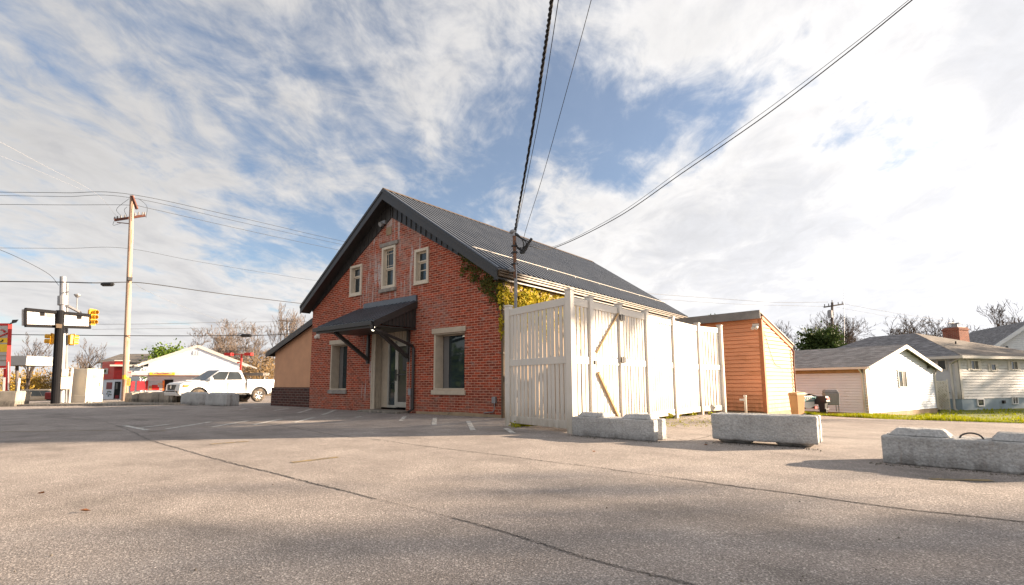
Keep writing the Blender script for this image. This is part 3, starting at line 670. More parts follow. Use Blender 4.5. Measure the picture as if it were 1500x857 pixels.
for k in range(9):
    y = .1+k*.5; w.tube(smoothpath([(.02, y, 0), (.03, y+.1, 1.2), (.02, y-.1, 2.3), (.03, y+.2, 3.3)], 5), .009, 5)
w.build('stem', M['bark'], iv)

# ================================================================== WHITE SLATTED FENCE
fe = thing('slatted_fence', 'tall white slatted vinyl fence enclosing the side yard of the brick building', 'fence', (3.2, .5, 0))
FHt = 2.44
fp = [V((1.69, -1.75, 0)), V((3.54, -2.29, 0)), V((3.54, -1.62, 0)), V((3.54, -.46, 0)), V((3.54, .79, 0)), V((3.54, 2.31, 0)), V((3.54, 4.07, 0)), V((3.83, 5.05, 0))]
for i, p in enumerate(fp):
    w = MB(); hw = .062; w.box((p.x-hw, p.y-hw, -.02), (p.x+hw, p.y+hw, FHt+(.05 if i == 1 else 0)))
    w.box((p.x-hw-.012, p.y-hw-.012, FHt+(.05 if i == 1 else 0)), (p.x+hw+.012, p.y+hw+.012, FHt+.03+(.05 if i == 1 else 0))); po = w.build('post', M['white'], fe, .008)
def panel(a, b_, name, zb=.1, zt=2.38, lip=True, gap=.115, pw=.098):
    d = (b_-a); L = d.length; d.normalize(); n = V((d.y, -d.x, 0))
    def bx(mb, u0, u1, z0, z1, t):
        q = [a+d*u0-n*t, a+d*u1-n*t, a+d*u1+n*t, a+d*u0+n*t]
        mb.hexa([p+V((0, 0, z0)) for p in q], [p+V((0, 0, z1)) for p in q])
    w = MB(); e = .066
    bx(w, e, L-e, zt-.14, zt, .024); bx(w, e, L-e, 1.2, 1.33, .026); bx(w, e, L-e, zb, zb+.14, .024)
    m_ = max(3, round((L-2*e-.03)/gap)); st = (L-2*e)/m_
    for k in range(m_):
        u = e+st*(k+.5)
        j = random.uniform(-.006, .006)
        bx(w, u-pw/2+j, u+pw/2+j, zb+.1, zt-.1, .009)
    return w, d, n
for i in range(7):
    if i == 2: continue
    w, d, n = panel(fp[i], fp[i+1], 'panel', .08 if i else .07, pw=(.094 if i < 3 else .088) if i else .092); w.build('panel', M['white'], fe, .004, seg=1)
w, d, n = panel(fp[2]+V((0, .02, 0)), fp[3]-V((0, .02, 0)), 'gate', .12, pw=.094); gt = w.build('gate', M['white'], fe, .004, seg=1)
q = .045
w = MB(); w.bar((3.54+q, -.56, 2.25), (3.54+q, -1.45, 1.42), .03, .03); w.bar((3.54+q, -1.42, 1.05), (3.54+q, -.62, .14), .035, .05); w.build('brace', M['brace'], gt)
for z in (2.12, 1.26): w = MB(); w.box((3.6, -.54, z), (3.63, -.36, z+.11)); w.tube([(3.625, -.46, z-.01), (3.625, -.46, z+.12)], .014, 6); w.build('hinge', M['black'], gt)
w = MB(); w.box((3.6, -1.6, 1.2), (3.625, -1.52, 1.27)); w.build('latch', M['plastic'], gt)
w = MB(); w.box((3.57, -1.52, .74), (3.6, -1.47, .88)); w.build('lock_plate', M['steel'], gt)

# ================================================================== CONCRETE BLOCKS
def block_mesh(mb, L, W, H, lug=.08, flip=False, groove=True):
    """interlocking barrier block: two top lugs with sloped ends, a notch between them, a groove in each end"""
    pl = [(-L/2, -W/2), (L/2, -W/2)]
    if groove: pl += [(L/2, -W*.17), (L/2-.06, -W*.1), (L/2-.06, W*.1), (L/2, W*.17)]
    pl += [(L/2, W/2), (-L/2, W/2)]
    if groove: pl += [(-L/2, W*.17), (-L/2+.06, W*.1), (-L/2+.06, -W*.1), (-L/2, -W*.17)]
    F = (lambda p: V((p[0], p[1], H+lug-p[2]))) if flip else (lambda p: V(p))
    bot = [F((x, y, 0)) for x, y in pl]; top = [F((x, y, H)) for x, y in pl]; n = len(pl)
    fs = [list(range(n))[::-1], list(range(n, 2*n))]+[[i, (i+1) % n, n+(i+1) % n, n+i] for i in range(n)]
    mb.add(bot+top, [f[::-1] for f in fs] if flip else fs)
    for s in (-1, 1):
        x0, x1 = sorted((s*L*.46, s*L*.1)); a = .06
        b4 = [(x0, -W*.36, H+.0005), (x1, -W*.36, H+.0005), (x1, W*.36, H+.0005), (x0, W*.36, H+.0005)]; t4 = [(x0+a, -W*.22, H+lug), (x1-a, -W*.22, H+lug), (x1-a, W*.22, H+lug), (x0+a, W*.22, H+lug)]
        b4, t4 = [F(p) for p in b4], [F(p) for p in t4]
        if flip: mb.hexa(b4[::-1], t4[::-1])
        else: mb.hexa(b4, t4)
def rough(mb, amt):
    pass
def conc_block(label, A, B, W, H, lug, m_, flip=False, loop=False, zoff=0., group='cast concrete barrier blocks', tilt=0.):
    """front lower edge runs A->B, body lies behind it"""
    A, B = V(A), V(B); d = B-A; d.z = 0; L = d.length; an = math.atan2(d.y, d.x); nrm = V((-math.sin(an), math.cos(an), 0))
    c = (A+B)/2+nrm*W/2; c.z = min(A.z, B.z)+zoff
    t = thing('concrete_block', label, 'concrete block', c, group)
    w = MB(Matrix.Translation(c) @ Matrix.Rotation(an, 4, 'Z') @ Matrix.Rotation(tilt, 4, 'Y'))
    block_mesh(w, L, W, H, lug, flip)
    o = w.build('body', m_, t, .018, seg=2)
    sb = o.modifiers.new('subdivide', 'SUBSURF'); sb.subdivision_type = 'SIMPLE'; sb.levels = sb.render_levels = 4
    tx = bpy.data.textures.get('chips') or bpy.data.textures.new('chips', 'CLOUDS'); tx.noise_scale = .09; tx.noise_depth = 4
    dm = o.modifiers.new('chips', 'DISPLACE'); dm.texture = tx; dm.strength = .02; dm.mid_level = .5; dm.texture_coords = 'GLOBAL'
    if loop:
        w = MB(Matrix.Translation(c) @ Matrix.Rotation(an, 4, 'Z'))
        w.tube(smoothpath([(-.09, -.05, H-.02), (-.07, -.05, H+.03), (.0, -.05, H+.055), (.07, -.05, H+.035), (.1, -.05, H-.02)], 6), .009, 6); w.build('lifting_loop', M['wireloop'], t)
    return t
conc_block('pale grey concrete block with two top lugs standing in front of the slatted fence', (3.74, -2.60, 0), (5.19, -2.64, 0), .42, .31, .07, M['concrete'])
conc_block('upside down grey concrete block resting on its lugs before the orange shed', (5.88, -2.22, 0), (7.21, -2.17, 0), .42, .36, .05, M['concrete'], flip=True, zoff=.0)
conc_block('large near concrete block with a bent lifting loop, cut off by the picture edge', (7.93, -3.04, 0), (9.36, -3.18, 0), .44, .29, .075, M['concrete'], loop=True)
lb = [('tan block at the foot of the tall wooden utility pole', (182, 591), (192, 591.5), .9, .62, 1), ('tan concrete block second from the wooden utility pole in the row', (202, 592), (221, 592.3), 1.1, .62, 1),
      ('stained tan block under the white truck grille', (232, 592.3), (246, 592.6), 1.0, .62, 1), ('lighter narrow block between the truck bumper and the grey blocks', (249, 592.5), (252, 592.7), .6, .62, 1),
      ('grey block in front of the white truck front wheel', (264, 593.4), (290, 594), .55, .52, 0), ('grey block closest to the brown brick wing, below the truck doors', (300, 594.3), (331, 595), .5, .47, 0)]
for lab, a, b_, W, H, tan in lb:
    B = T(*b_); A = YP(a[0], a[1], B.y-.0); A.z = B.z
    conc_block(lab, A, B, W, H, .06, M['concrete_tan'] if tan else M['concrete'], group='concrete blocks lined up along the truck parking')

# ================================================================== ORANGE SHED, BIN
sc = V((4.61, 6.41, 0)); a8 = R(-8); su = V((-math.cos(a8), -math.sin(a8), 0)); sv = V((-math.sin(a8), math.cos(a8), 0)); sn = -sv; se = -su
sh = thing('orange_shed', 'small orange sided shed with a sloping dark roof beside the white fence', 'shed', sc)
zc, zd, dl_ = 2.82, 2.02, 2.31
w = MB(); siding(w, sc, su, sn, .0, 2.76, .118, lambda z: (0, 4.1)); 
siding(w, sc, sv, se, -.02, 2.8, .118, lambda z: (0, dl_ if z < zd else max(.02, dl_*(zc-z)/(zc-zd))))
w.add([sc+V((0, 0, -.02)), sc+su*4.1+V((0, 0, -.02)), sc+su*4.1+sv*dl_+V((0, 0, -.02)), sc+sv*dl_+V((0, 0, -.02)), sc+V((0, 0, 2.8)), sc+su*4.1+V((0, 0, 2.8)), sc+su*4.1+sv*dl_+V((0, 0, zd)), sc+sv*dl_+V((0, 0, zd))], [[2, 1, 5, 6], [3, 2, 6, 7]])
w.build('wall', M['orange'], sh)
w = MB()
for s_, t_ in ((su, sn), (sv, se)):
    q = [sc+t_*.018-s_*.02, sc+s_*.08+t_*.018, sc+s_*.08+t_*.03, sc+t_*.03-s_*.03]
    w.hexa([p+V((0, 0, -.02)) for p in q], [p+V((0, 0, 2.78)) for p in q])
w.bar(sc+sv*.0+se*.03+V((0, 0, zc-.07)), sc+sv*dl_+se*.03+V((0, 0, zd-.07)), .03, .1); w.build('corner_trim', M['orangetrim'], sh)
w = MB(); q = [sc+sn*.22+se*.06, sc+su*4.3+sn*.22, sc+su*4.3+sv*(dl_+.12), sc+sv*(dl_+.12)+se*.06]
zz = [zc+.09, zc+.09, zd+.0, zd+.0]
w.hexa([p+V((0, 0, z-.0)) for p, z in zip(q, zz)][::-1], [p+V((0, 0, z+.04)) for p, z in zip(q, zz)][::-1]); w.bar(sc+se*.08+sn*.235+V((0, 0, zc+.0)), sc+su*4.3+sn*.235+V((0, 0, zc+.0)), .028, .24); w.build('roof', M['signgrey'], sh)
w = MB(); q = [sc+sn*.02+se*.02, sc+su*4.1+sn*.02, sc+su*4.1+sv*dl_, sc+sv*dl_+se*.02]; w.hexa([p+V((0, 0, -.5)) for p in q][::-1], [p+V((0, 0, -.025)) for p in q][::-1]); w.build('foundation', M['found'], sh)
w = MB(); c = sc+su*.14+sn*.03+V((0, 0, 2.52)); w.box(c-V((.09, .05, .05)), c+V((.09, .02, .05))); w.tube([c+V((-.05, -.05, -.02)), c+V((-.06, -.16, -.1))], [.03, .05], 8); w.tube([c+V((.06, -.05, -.02)), c+V((.04, -.17, -.1))], [.03, .05], 8); w.build('flood_lamp', M['white'], sh)
w = MB(); c = sc+sv*dl_*.97+se*.03; w.tube([c+V((0, 0, zd-.12)), c+se*.06+V((0, 0, zd-.2)), c+se*.03+V((0, 0, zd-.4)), c+se*.03+V((0, 0, .0))], .025, 6); w.build('conduit', M['rust'], sh)
w = MB(); w.tube(smoothpath([sc+sv*.12+se*.03+V((0, 0, 2.3)), sc+sv*.7+se*.03+V((0, 0, 1.45)), sc+sv*1.2+se*.03+V((0, 0, 1.3))], 6), .006, 5); w.build('slack_wire', M['cable'], sh)
sp = T(1093, 616); sp = P(1093, 609, 14.2); sp.z = 0
t = thing('standpipe', 'short white plastic pipe with a side spout in front of the orange shed', 'pipe', sp)
w = MB(); w.tube([sp, sp+V((0, 0, .46))], .034, 10); w.tube([sp+V((0, 0, .37)), sp+V((-.13, -.06, .37))], .03, 8); w.tube([sp+V((0, 0, .44)), sp+V((0, 0, .5))], .042, 10); w.build('pipe', M['white'], t)
bp = T(1169, 611.5); t = thing('wheeled_bin', 'tan wheeled refuse bin with a closed lid beside the orange shed', 'bin', bp)
RB = Matrix.Translation(bp) @ Matrix.Rotation(R(-30), 4, 'Z') @ Matrix.Diagonal((.82, .82, 1, 1))
w = MB(RB); w.hexa([(-.12, -.13, .06), (.12, -.13, .06), (.12, .13, .06), (-.12, .13, .06)], [(-.155, -.17, .56), (.155, -.17, .56), (.155, .17, .56), (-.155, .17, .56)]); w.box((-.165, -.18, .54), (.165, .18, .57)); w.build('body', M['bin'], t, .015)
w = MB(RB); w.hexa([(-.17, -.19, .572), (.17, -.19, .572), (.17, .2, .572), (-.17, .2, .572)], [(-.14, -.16, .62), (.14, -.16, .62), (.14, .2, .63), (-.14, .2, .63)]); w.tube([(-.15, .21, .6), (.15, .21, .6)], .018, 6); w.build('lid', M['bin'], t, .01)
for x in (-.14, .14): w = MB(RB); w.tube([(x-.02, .12, .055), (x+.02, .12, .055)], .055, 14); w.build('wheel', M['tyre'], t)
# ================================================================== BOAT, MOTOR, COVERED GRILL
Db = 16.6
def at(x, y, D): return P(x, y, D)
bw = P(1180, 602, Db); zb = bw.z
fwd = (FH*.86-RT*.5).normalized(); sd = V((-fwd.y, fwd.x, 0))      # bow away to the west, behind the shed
bs = P(1184, 600, Db); bs.z = 0
bo = thing('boat', 'small white motorboat with a teal stripe under a grey tarp behind the orange shed', 'boat', (bs.x, bs.y, zb))
XF = Matrix.Translation((bs.x, bs.y, zb)) @ Matrix.Rotation(math.atan2(fwd.y, fwd.x), 4, 'Z')
def hull_ring(x, wt, wb, zt, z0): return [(x, -wt, zt), (x, -wb, z0+.1), (x, 0, z0), (x, wb, z0+.1), (x, wt, zt)]
w = MB(XF); rs = [hull_ring(-.02, .46, .36, .47, .06), hull_ring(1.2, .48, .36, .48, .05), hull_ring(2.2, .36, .2, .52, .1), hull_ring(2.9, .05, .02, .58, .3)]
w.add([p for r in rs for p in r], [[i*5+k, i*5+k+1, i*5+k+6, i*5+k+5] for i in range(3) for k in range(4)]+[[4, 3, 2, 1, 0], [i for i in (15, 16, 17, 18, 19)], [0, 5, 9, 4], [5, 10, 14, 9], [10, 15, 19, 14]])
w.build('hull', M['gel'], bo, .01)
w = MB(XF); w.box((-.034, -.45, .3), (-.022, .45, .45)); st = w.build('stripe', M['teal'], bo)
for s in (-1,): w = MB(XF); w.hexa([(0, -.475, .3), (1.2, -.492, .3), (1.2, -.486, .3), (0, -.469, .3)], [(0, -.478, .45), (1.2, -.495, .45), (1.2, -.49, .45), (0, -.472, .45)]); w.build('stripe', M['teal'], bo)
w = MB(XF)
for k in range(6): w.box((-.042, -.3+k*.075, .33), (-.036, -.25+k*.075, .37+.012*(k % 2)))
for k in range(4): w.box((-.042, -.16+k*.1, .39), (-.036, -.1+k*.1, .42))
w.build('stern_lettering', M['signwhite'], st)
w = MB(XF)
tp = [[(-.06, -.5, .46), (-.05, 0, .55), (-.06, .5, .46)], [(.5, -.51, .5), (.5, 0, .66), (.5, .5, .5)], [(1.1, -.52, .5), (1.1, 0, .82), (1.1, .5, .5)], [(1.8, -.45, .54), (1.8, 0, .72), (1.8, .45, .54)], [(2.9, -.05, .6), (2.95, 0, .62), (2.9, .05, .6)]]
w.add([p for r in tp for p in r], [[i*3+k, i*3+k+1, i*3+k+4, i*3+k+3] for i in range(4) for k in range(2)]+[[0, 3, 4, 1]][:0]); 
w.add([(x, y, z-.05) for r in tp for x, y, z in (r[0], r[2])]+[p for r in tp for p in (r[0], r[2])], [[2*i, 2*i+2, 2*i+12, 2*i+10] for i in range(4)]+[[2*i+1, 2*i+11, 2*i+13, 2*i+3] for i in range(4)])
w.build('tarp', M['tarp'], bo, smooth=True, angle=60)
mp = Matrix.Translation((bs.x, bs.y, zb)) @ Matrix.Rotation(math.atan2(fwd.y, fwd.x), 4, 'Z') @ Matrix.Translation((-.22, -.42, 0))
om = w = MB(mp); w.hexa([(-.2, -.13, .27), (.16, -.13, .27), (.16, .13, .27), (-.2, .13, .27)], [(-.16, -.1, .48), (.13, -.1, .46), (.13, .1, .46), (-.16, .1, .48)]); mo = w.build('outboard_motor', M['plastic'], bo, .03, seg=3)
w = MB(mp); w.box((-.13, -.137, .37), (.1, -.12, .42)); w.box((-.205, -.08, .36), (-.19, .08, .42)); w.build('motor_stripe', M['red'], mo)
w = MB(mp); w.hexa([(-.1, -.06, -.02), (.06, -.06, -.02), (.06, .06, -.02), (-.1, .06, -.02)], [(-.13, -.09, .28), (.1, -.09, .28), (.1, .09, .28), (-.13, .09, .28)]); w.box((-.16, -.1, .04), (.1, .1, .07)); w.box((.08, -.08, .2), (.24, .08, .36)); w.tube([(-.13, 0, -.01), (.08, 0, .0)], .05, 8); w.build('motor_leg', M['plastic'], mo, .01)
tl = thing('boat_trailer', 'low boat trailer with a red tail light under the white motorboat', 'trailer', (bs.x, bs.y, zb))
w = MB(XF); w.bar((.0, -.4, .1), (2.4, -.3, .14), .05, .06); w.bar((.0, .4, .1), (2.4, .3, .14), .05, .06); w.bar((.05, -.46, .1), (.05, .46, .1), .05, .05); w.bar((1, -.4, .1), (1, .4, .1), .05, .05); w.build('frame', M['plastic'], tl)
for y in (-.4, .4): w = MB(XF); w.box((-.03, y-.06, .06), (.0, y+.06, .13)); w.build('tail_light', M['red'], tl)
for y in (-.5, .5): w = MB(XF); w.tube([(.9, y-.05, .1), (.9, y+.05, .1)], .14, 16); w.build('wheel', M['tyre'], tl)
gp = P(1219, 603, 17.6); t = thing('covered_grill', 'grey fabric covered grill against the white garage wall', 'grill', gp)
XG = Matrix.Translation(gp) @ Matrix.Rotation(R(25), 4, 'Z')
w = MB(XG); w.hexa([(-.2, -.15, .22), (.2, -.15, .22), (.2, .15, .22), (-.2, .15, .22)], [(-.24, -.16, .64), (.22, -.16, .64), (.22, .14, .64), (-.24, .14, .64)]); w.hexa([(-.24, -.16, .641), (.22, -.16, .641), (.22, .14, .641), (-.24, .14, .641)], [(-.2, -.08, .75), (.18, -.08, .74), (.18, .1, .74), (-.2, .1, .75)]); w.build('cover', M['greycover'], t, .03, seg=3)
for x in (-.17, .17):
    for y in (-.12, .12): w = MB(XG); w.tube([(x, y, 0), (x, y, .25)], .012, 6); w.build('leg', M['plastic'], t)

# ================================================================== WHITE GARAGE
gc = P(1273, 608, 18.9); gz = gc.z
def latz(l, z): return RT*l+FH*z
gu = latz(3.96, 2.6).normalized(); gv = latz(-2.6, 3.96).normalized()    # gu along the gable, gv along the left wall
gn, gl = -gv, -gu                                                       # gable faces -gv; left wall faces -gu
GW = 6.5; GL = 7.; EZ = P(1273, 538, 18.9).z
GA = P(1325, 508, 20.7).z
t = thing('garage', 'white lap sided garage with a grey shingle roof and a small dark gable window', 'garage', gc)
w = MB(); zb = gz+.06
siding(w, gc, gu, gn, zb-gc.z, EZ-gc.z, .1, lambda z: (0, GW)); slope = (GA-EZ)/(GW/2)
siding(w, gc, gu, gn, EZ-gc.z, GA-.06-gc.z, .1, lambda z: ((z+gc.z-EZ)/slope, GW-(z+gc.z-EZ)/slope))
siding(w, gc, gv, gl, zb-gc.z, EZ-.2-gc.z, .1, lambda z: (0, GL))
siding(w, gc+gu*GW, gv, -gl, zb-gc.z, EZ-gc.z, .1, lambda z: (0, GL))
for o_ in (0, GL): pass
q = [gc+gv*GL, gc+gv*GL+gu*GW]; w.quad(q[0]+V((0, 0, 0)), q[1], q[1]+V((0, 0, EZ-gz)), q[0]+V((0, 0, EZ-gz)))
w.build('wall', M['siding'], t)
w = MB(); w.hexa([gc+gl*.005+gv*.12+V((0, 0, EZ-gz-.2)), gc+gl*.03+gv*.12+V((0, 0, EZ-gz-.2)), gc+gl*.03+gv*GL+V((0, 0, EZ-gz-.2)), gc+gl*.005+gv*GL+V((0, 0, EZ-gz-.2))][::-1], [gc+gl*.005+gv*.12+V((0, 0, EZ-gz-.03)), gc+gl*.03+gv*.12+V((0, 0, EZ-gz-.03)), gc+gl*.03+gv*GL+V((0, 0, EZ-gz-.03)), gc+gl*.005+gv*GL+V((0, 0, EZ-gz-.03))][::-1]); w.build('bare_fascia', M['brace'], t)
w = MB(); f = [gc, gc+gu*GW, gc+gu*GW+gv*GL, gc+gv*GL]; w.hexa([p+V((0, 0, -.4)) for p in f], [p+V((0, 0, .058)) for p in f]); w.build('foundation', M['found'], t)
w = MB(); ov, fo = .22, .22; zr2 = GA+.03; ez2 = zr2-slope*(GW/2+ov)
rg0, rg1 = gc+gu*GW/2-gv*fo, gc+gu*GW/2+gv*(GL+fo)
for s_ in (-1, 1):
    e0 = gc+gu*(GW/2+s_*(GW/2+ov))-gv*fo; e1 = e0+gv*(GL+2*fo)
    q = [V((rg0.x, rg0.y, zr2)), V((e0.x, e0.y, ez2)), V((e1.x, e1.y, ez2)), V((rg1.x, rg1.y, zr2))]
    if s_ < 0: q = q[::-1]
    w.hexa([p for p in q], [p+V((0, 0, .05)) for p in q])
w.build('roof', M['shingle'], t)
for s_ in (-1, 1):
    e0 = gc+gu*(GW/2+s_*(GW/2+ov))-gv*(fo+.012); r0 = rg0-gv*.012
    w = MB(); w.bar(V((r0.x, r0.y, zr2-.03)), V((e0.x, e0.y, ez2-.03)), .03, .14); w.build('rake_board', M['white'], t)
w = MB(); a = gc+gu*(-ov-.04)-gv*fo; b_ = a+gv*(GL+2*fo); w.bar(V((a.x, a.y, ez2-.0)), V((b_.x, b_.y, ez2-.0)), .08, .08); a = gc+gu*(GW+ov+.04)-gv*fo; b_ = a+gv*(GL+2*fo); w.bar(V((a.x, a.y, ez2)), V((b_.x, b_.y, ez2)), .08, .08); w.build('gutter', M['white'], t)
for base, off in ((gc+gl*.05+gv*.1, gu*-ov), (gc+gu*GW-gv*.05+gu*-.06, gu*ov)):
    w = MB(); top = base+off; w.tube([V((top.x, top.y, ez2-.02)), V((base.x, base.y, ez2-.22)), V((base.x, base.y, gz+.08)), V((base.x, base.y, gz+.03))-gv*.1], .032, 6); w.build('downspout', M['white'], t)
w = MB()
for p, n1, n2 in ((gc, gn, gl), (gc+gu*GW, gn, -gl)):
    q = [p+n1*.02+n2*.02, p+n1*.02-n2*.07, p+n1*.0-n2*.07, p+n2*.02-n1*.07]
    w.hexa([x+V((0, 0, .06)) for x in q] if n2 == gl else [x+V((0, 0, .06)) for x in q][::-1], [x+V((0, 0, EZ-gz)) for x in q] if n2 == gl else [x+V((0, 0, EZ-gz)) for x in q][::-1])
w.build('corner_trim', M['white'], t)
def obox(mb, org, u, n, u0, u1, z0, z1, t0, t1):
    q = [org+u*u0+n*t1, org+u*u1+n*t1, org+u*u1+n*t0, org+u*u0+n*t0]
    if u.cross(V((0, 0, 1))).dot(n) < 0: q = q[::-1]
    mb.hexa([p+V((0, 0, z0)) for p in q], [p+V((0, 0, z1)) for p in q])
def onwall(px, py, org, u):
    """(u, z) where the sight line through a photo point meets a wall plane"""
    d = ray(px, py); n = V((u.y, -u.x, 0)); k = (org-CAMP).dot(n)/d.dot(n); p = CAMP+d*k
    return (p-org).dot(u), p.z-org.z
def wall_window(par, org, u, n, tl, br, sashes=2, shutters=0, fr_m='white', name='window'):
    u0, z1 = onwall(*tl, org, u); u1, z0 = onwall(*br, org, u)
    w = MB(); f = .05
    obox(w, org, u, n, u0-f, u0, z0-f, z1+f, .0, .05); obox(w, org, u, n, u1, u1+f, z0-f, z1+f, .0, .05); obox(w, org, u, n, u0, u1, z1, z1+f, .0, .05); obox(w, org, u, n, u0, u1, z0-f, z0, .0, .06)
    if sashes == 2: obox(w, org, u, n, (u0+u1)/2-.015, (u0+u1)/2+.015, z0, z1, .024, .042)
    o = w.build(name, M[fr_m], par)
    w = MB(); obox(w, org, u, n, u0, u1, z0, z1, .018, .026); w.build('pane', M['glass'], o)
    if sashes == 2: w = MB(); obox(w, org, u, n, (u0+u1)/2+.02, u1-.01, z0+.02, z1-.01, .0262, .029); w.build('curtain', M['blind'], o)
    for s_ in ((-1, 1) if shutters else ()):
        w = MB(); a = u0-f-shutters-.01 if s_ < 0 else u1+f+.01
        obox(w, org, u, n, a, a+shutters, z0-f, z1+f, .016, .034)
        for k in range(7): zz = z0+(z1-z0)*(k+.2)/7; obox(w, org, u, n, a+.03, a+shutters-.03, zz, zz+(z1-z0)/14, .0345, .044)
        w.build('shutter', M['white'], o)
wall_window(t, gc, gu, gn, (1314, 544), (1327, 566))
w = MB(); u0, z0 = onwall(1358, 540, gc, gu); obox(w, gc, gu, gn, u0-.05, u0+.06, z0, z0+.12, .014, .1); w.build('wall_lamp', M['black'], t, .01)

# ================================================================== WHITE HOUSE WITH CHIMNEY
hc = P(1411, 604, 24); hz_ = hc.z
hu = latz(4.3, 1.5).normalized(); hv = latz(-1.5, 4.3).normalized(); hn, hl = -hv, -hu
HWd, HLn = 7.4, 8.5; HEz = .866+(559-523.5)/748.7*24; HB = hz_+(604-585)/748.7*24
t = thing('house', 'white lap sided bungalow with a hipped shingle roof, brick chimney and blue painted base', 'house', hc)
w = MB(); siding(w, hc, hu, hn, HB-hz_, HEz-hz_, .13, lambda z: (0, HWd)); siding(w, hc, hv, hl, HB-hz_, HEz-hz_, .13, lambda z: (0, HLn)); siding(w, hc+hu*HWd, hv, -hl, HB-hz_, HEz-hz_, .13, lambda z: (0, HLn)); w.build('wall', M['siding_old'], t)
w = MB(); f = [hc, hc+hu*HWd, hc+hu*HWd+hv*HLn, hc+hv*HLn]; w.hexa([p+V((0, 0, -.4)) for p in f], [p+V((0, 0, HB-hz_-.003)) for p in f]); w.build('base', M['bluepaint'], t)
o_ = .38; er = [hc-hu*o_-hv*o_, hc+hu*(HWd+o_)-hv*o_, hc+hu*(HWd+o_)+hv*(HLn+o_), hc-hu*o_+hv*(HLn+o_)]
er = [V((p.x, p.y, HEz)) for p in er]; ra = P(1340, 488, 28.7); rb = ra+hv*2.2
r0 = hc+hu*HWd/2+hv*4.0; r0 = V((ra.x, ra.y, ra.z)); r1 = r0+hv*2.6
w = MB(); w.add(er+[r0, r1], [[0, 1, 4], [1, 2, 5, 4], [2, 3, 5], [3, 0, 4, 5]]); w.add([p-V((0, 0, .05)) for p in er], [[3, 2, 1, 0]]); rf = w.build('roof', M['shingle'], t)
w = MB(); w.add([p+V((0, 0, .012)) for p in (er[0], er[1], r0)], [[0, 1, 2]]); o = w.build('sunlit_roof_face', M['shingle_tan'], rf)  # tan overlay puts the sunlight on this hip face into its colour
w = MB()
for a, b_ in ((0, 1), (3, 0)): w.bar(er[a]-V((0, 0, .06)), er[b_]-V((0, 0, .06)), .1, .13)
w.build('gutter', M['white'], t)
w = MB(); u_, _ = 0, 0; p0 = hc-hu*.3-hv*.3; w.tube([V((p0.x, p0.y, HEz-.08)), V((hc.x, hc.y, HEz-.35))-hu*.05+hv*.3, V((hc.x, hc.y, hz_+.15))-hu*.05+hv*.3, V((hc.x, hc.y, hz_+.05))-hu*.2+hv*.1], .05, 6); w.build('downspout', M['white'], t)
w = MB(); obox(w, hc, hu, hn, 0, .14, HB-hz_, HEz-hz_, .015, .03); obox(w, hc, hv, hl, 0, .14, HB-hz_, HEz-hz_, .015, .03); w.build('corner_trim', M['white'], t)
wall_window(t, hc, hu, hn, (1421, 529), (1432, 541), 2, .2); wall_window(t, hc, hu, hn, (1450.5, 534), (1457.5, 542), 1, .16); wall_window(t, hc, hu, hn, (1479.5, 530), (1489.5, 541), 2, .2)
wall_window(t, hc, hv, hl, (1385, 528), (1375.5, 541), 1, 0)
wall_window(t, hc, hu, hn, (1431, 585.5), (1440, 593.5), 1, 0, 'siding_old', 'basement_window'); wall_window(t, hc, hu, hn, (1482, 582.5), (1490, 590.5), 2, 0, 'siding_old', 'basement_window')
w = MB(); u0, z0 = onwall(1469, 591, hc, hu); obox(w, hc, hu, hn, u0-.06, u0+.06, z0, z0+.15, .0, .1); w.build('vent_hood', M['plastic'], t)
cb = P(1401, 500, 29.5); w = MB(); XC = Matrix.Translation(cb) @ Matrix.Rotation(math.atan2(hu.y, hu.x), 4, 'Z'); w.xf = XC
w.box((-.42, -.42, -.7), (.42, .42, .78)); w.box((-.45, -.45, .62), (.45, .45, .7)); ch = w.build('chimney', M['brick_chim'], t)
w = MB(XC); w.box((-.34, -.34, .781), (.34, .34, .84)); w.tube([(0, 0, .8), (0, 0, 1.0)], .14, 8); w.box((-.12, -.3, 1.02), (.22, .3, 1.05)); w.box((-.5, -.03, 1.055), (.0, .03, 1.08)); w.build('chimney_cap', M['steel'], ch)
w = MB(); c = P(1401, 509, 26.5); w.tube([c-V((0, 0, .4)), c+V((0, 0, .32))], .04, 8); w.build('vent_pipe', M['plastic'], t)
# trellis and shrub in the gap
tp = P(1382, 603, 22.6)
tr = thing('trellis', 'white lattice trellis leaning in the gap between garage and bungalow', 'trellis', tp)
tu = (hv*-.2+hu).normalized(); w = MB()
for k in range(-13, 14):
    for sg in (1, -1):
        c_ = k*.12; sa, sb_ = sorted(((-.27-c_)/sg, (.27-c_)/sg)); sa, sb_ = max(0, sa), min(1.25, sb_)
        if sb_ > sa+.02: w.bar(tp+RT*(c_+sg*sa)+V((0, 0, .08+sa))+FH*(.012*sg), tp+RT*(c_+sg*sb_)+V((0, 0, .08+sb_))+FH*(.012*sg), .034, .012, FH)
w.build('lattice', M['white'], tr)
for s_ in (-.3, .3): w = MB(); w.bar(tp+RT*s_, tp+RT*s_+V((0, 0, 1.42)), .045, .04); w.build('post', M['white'], tr)
sb = thing('shrub', 'dark leafless shrub growing through the white trellis', 'shrub', tp)
w = MB(); leaves(w, [(tp+RT*random.uniform(-.3, .3)+FH*.35+V((0, 0, random.uniform(.1, .9))), .14) for _ in range(10)], 500, .04, (1, 1, 1)); w.build('foliage', M['evergreen'], sb)
w = MB()
for k in range(12): a = tp+FH*.3+RT*random.uniform(-.15, .15); w.tube([a, a+RT*random.uniform(-.5, .6)+FH*.1+V((0, 0, random.uniform(.7, 1.3)))], .012, 5)
w.build('stem', M['twigdark'], sb)

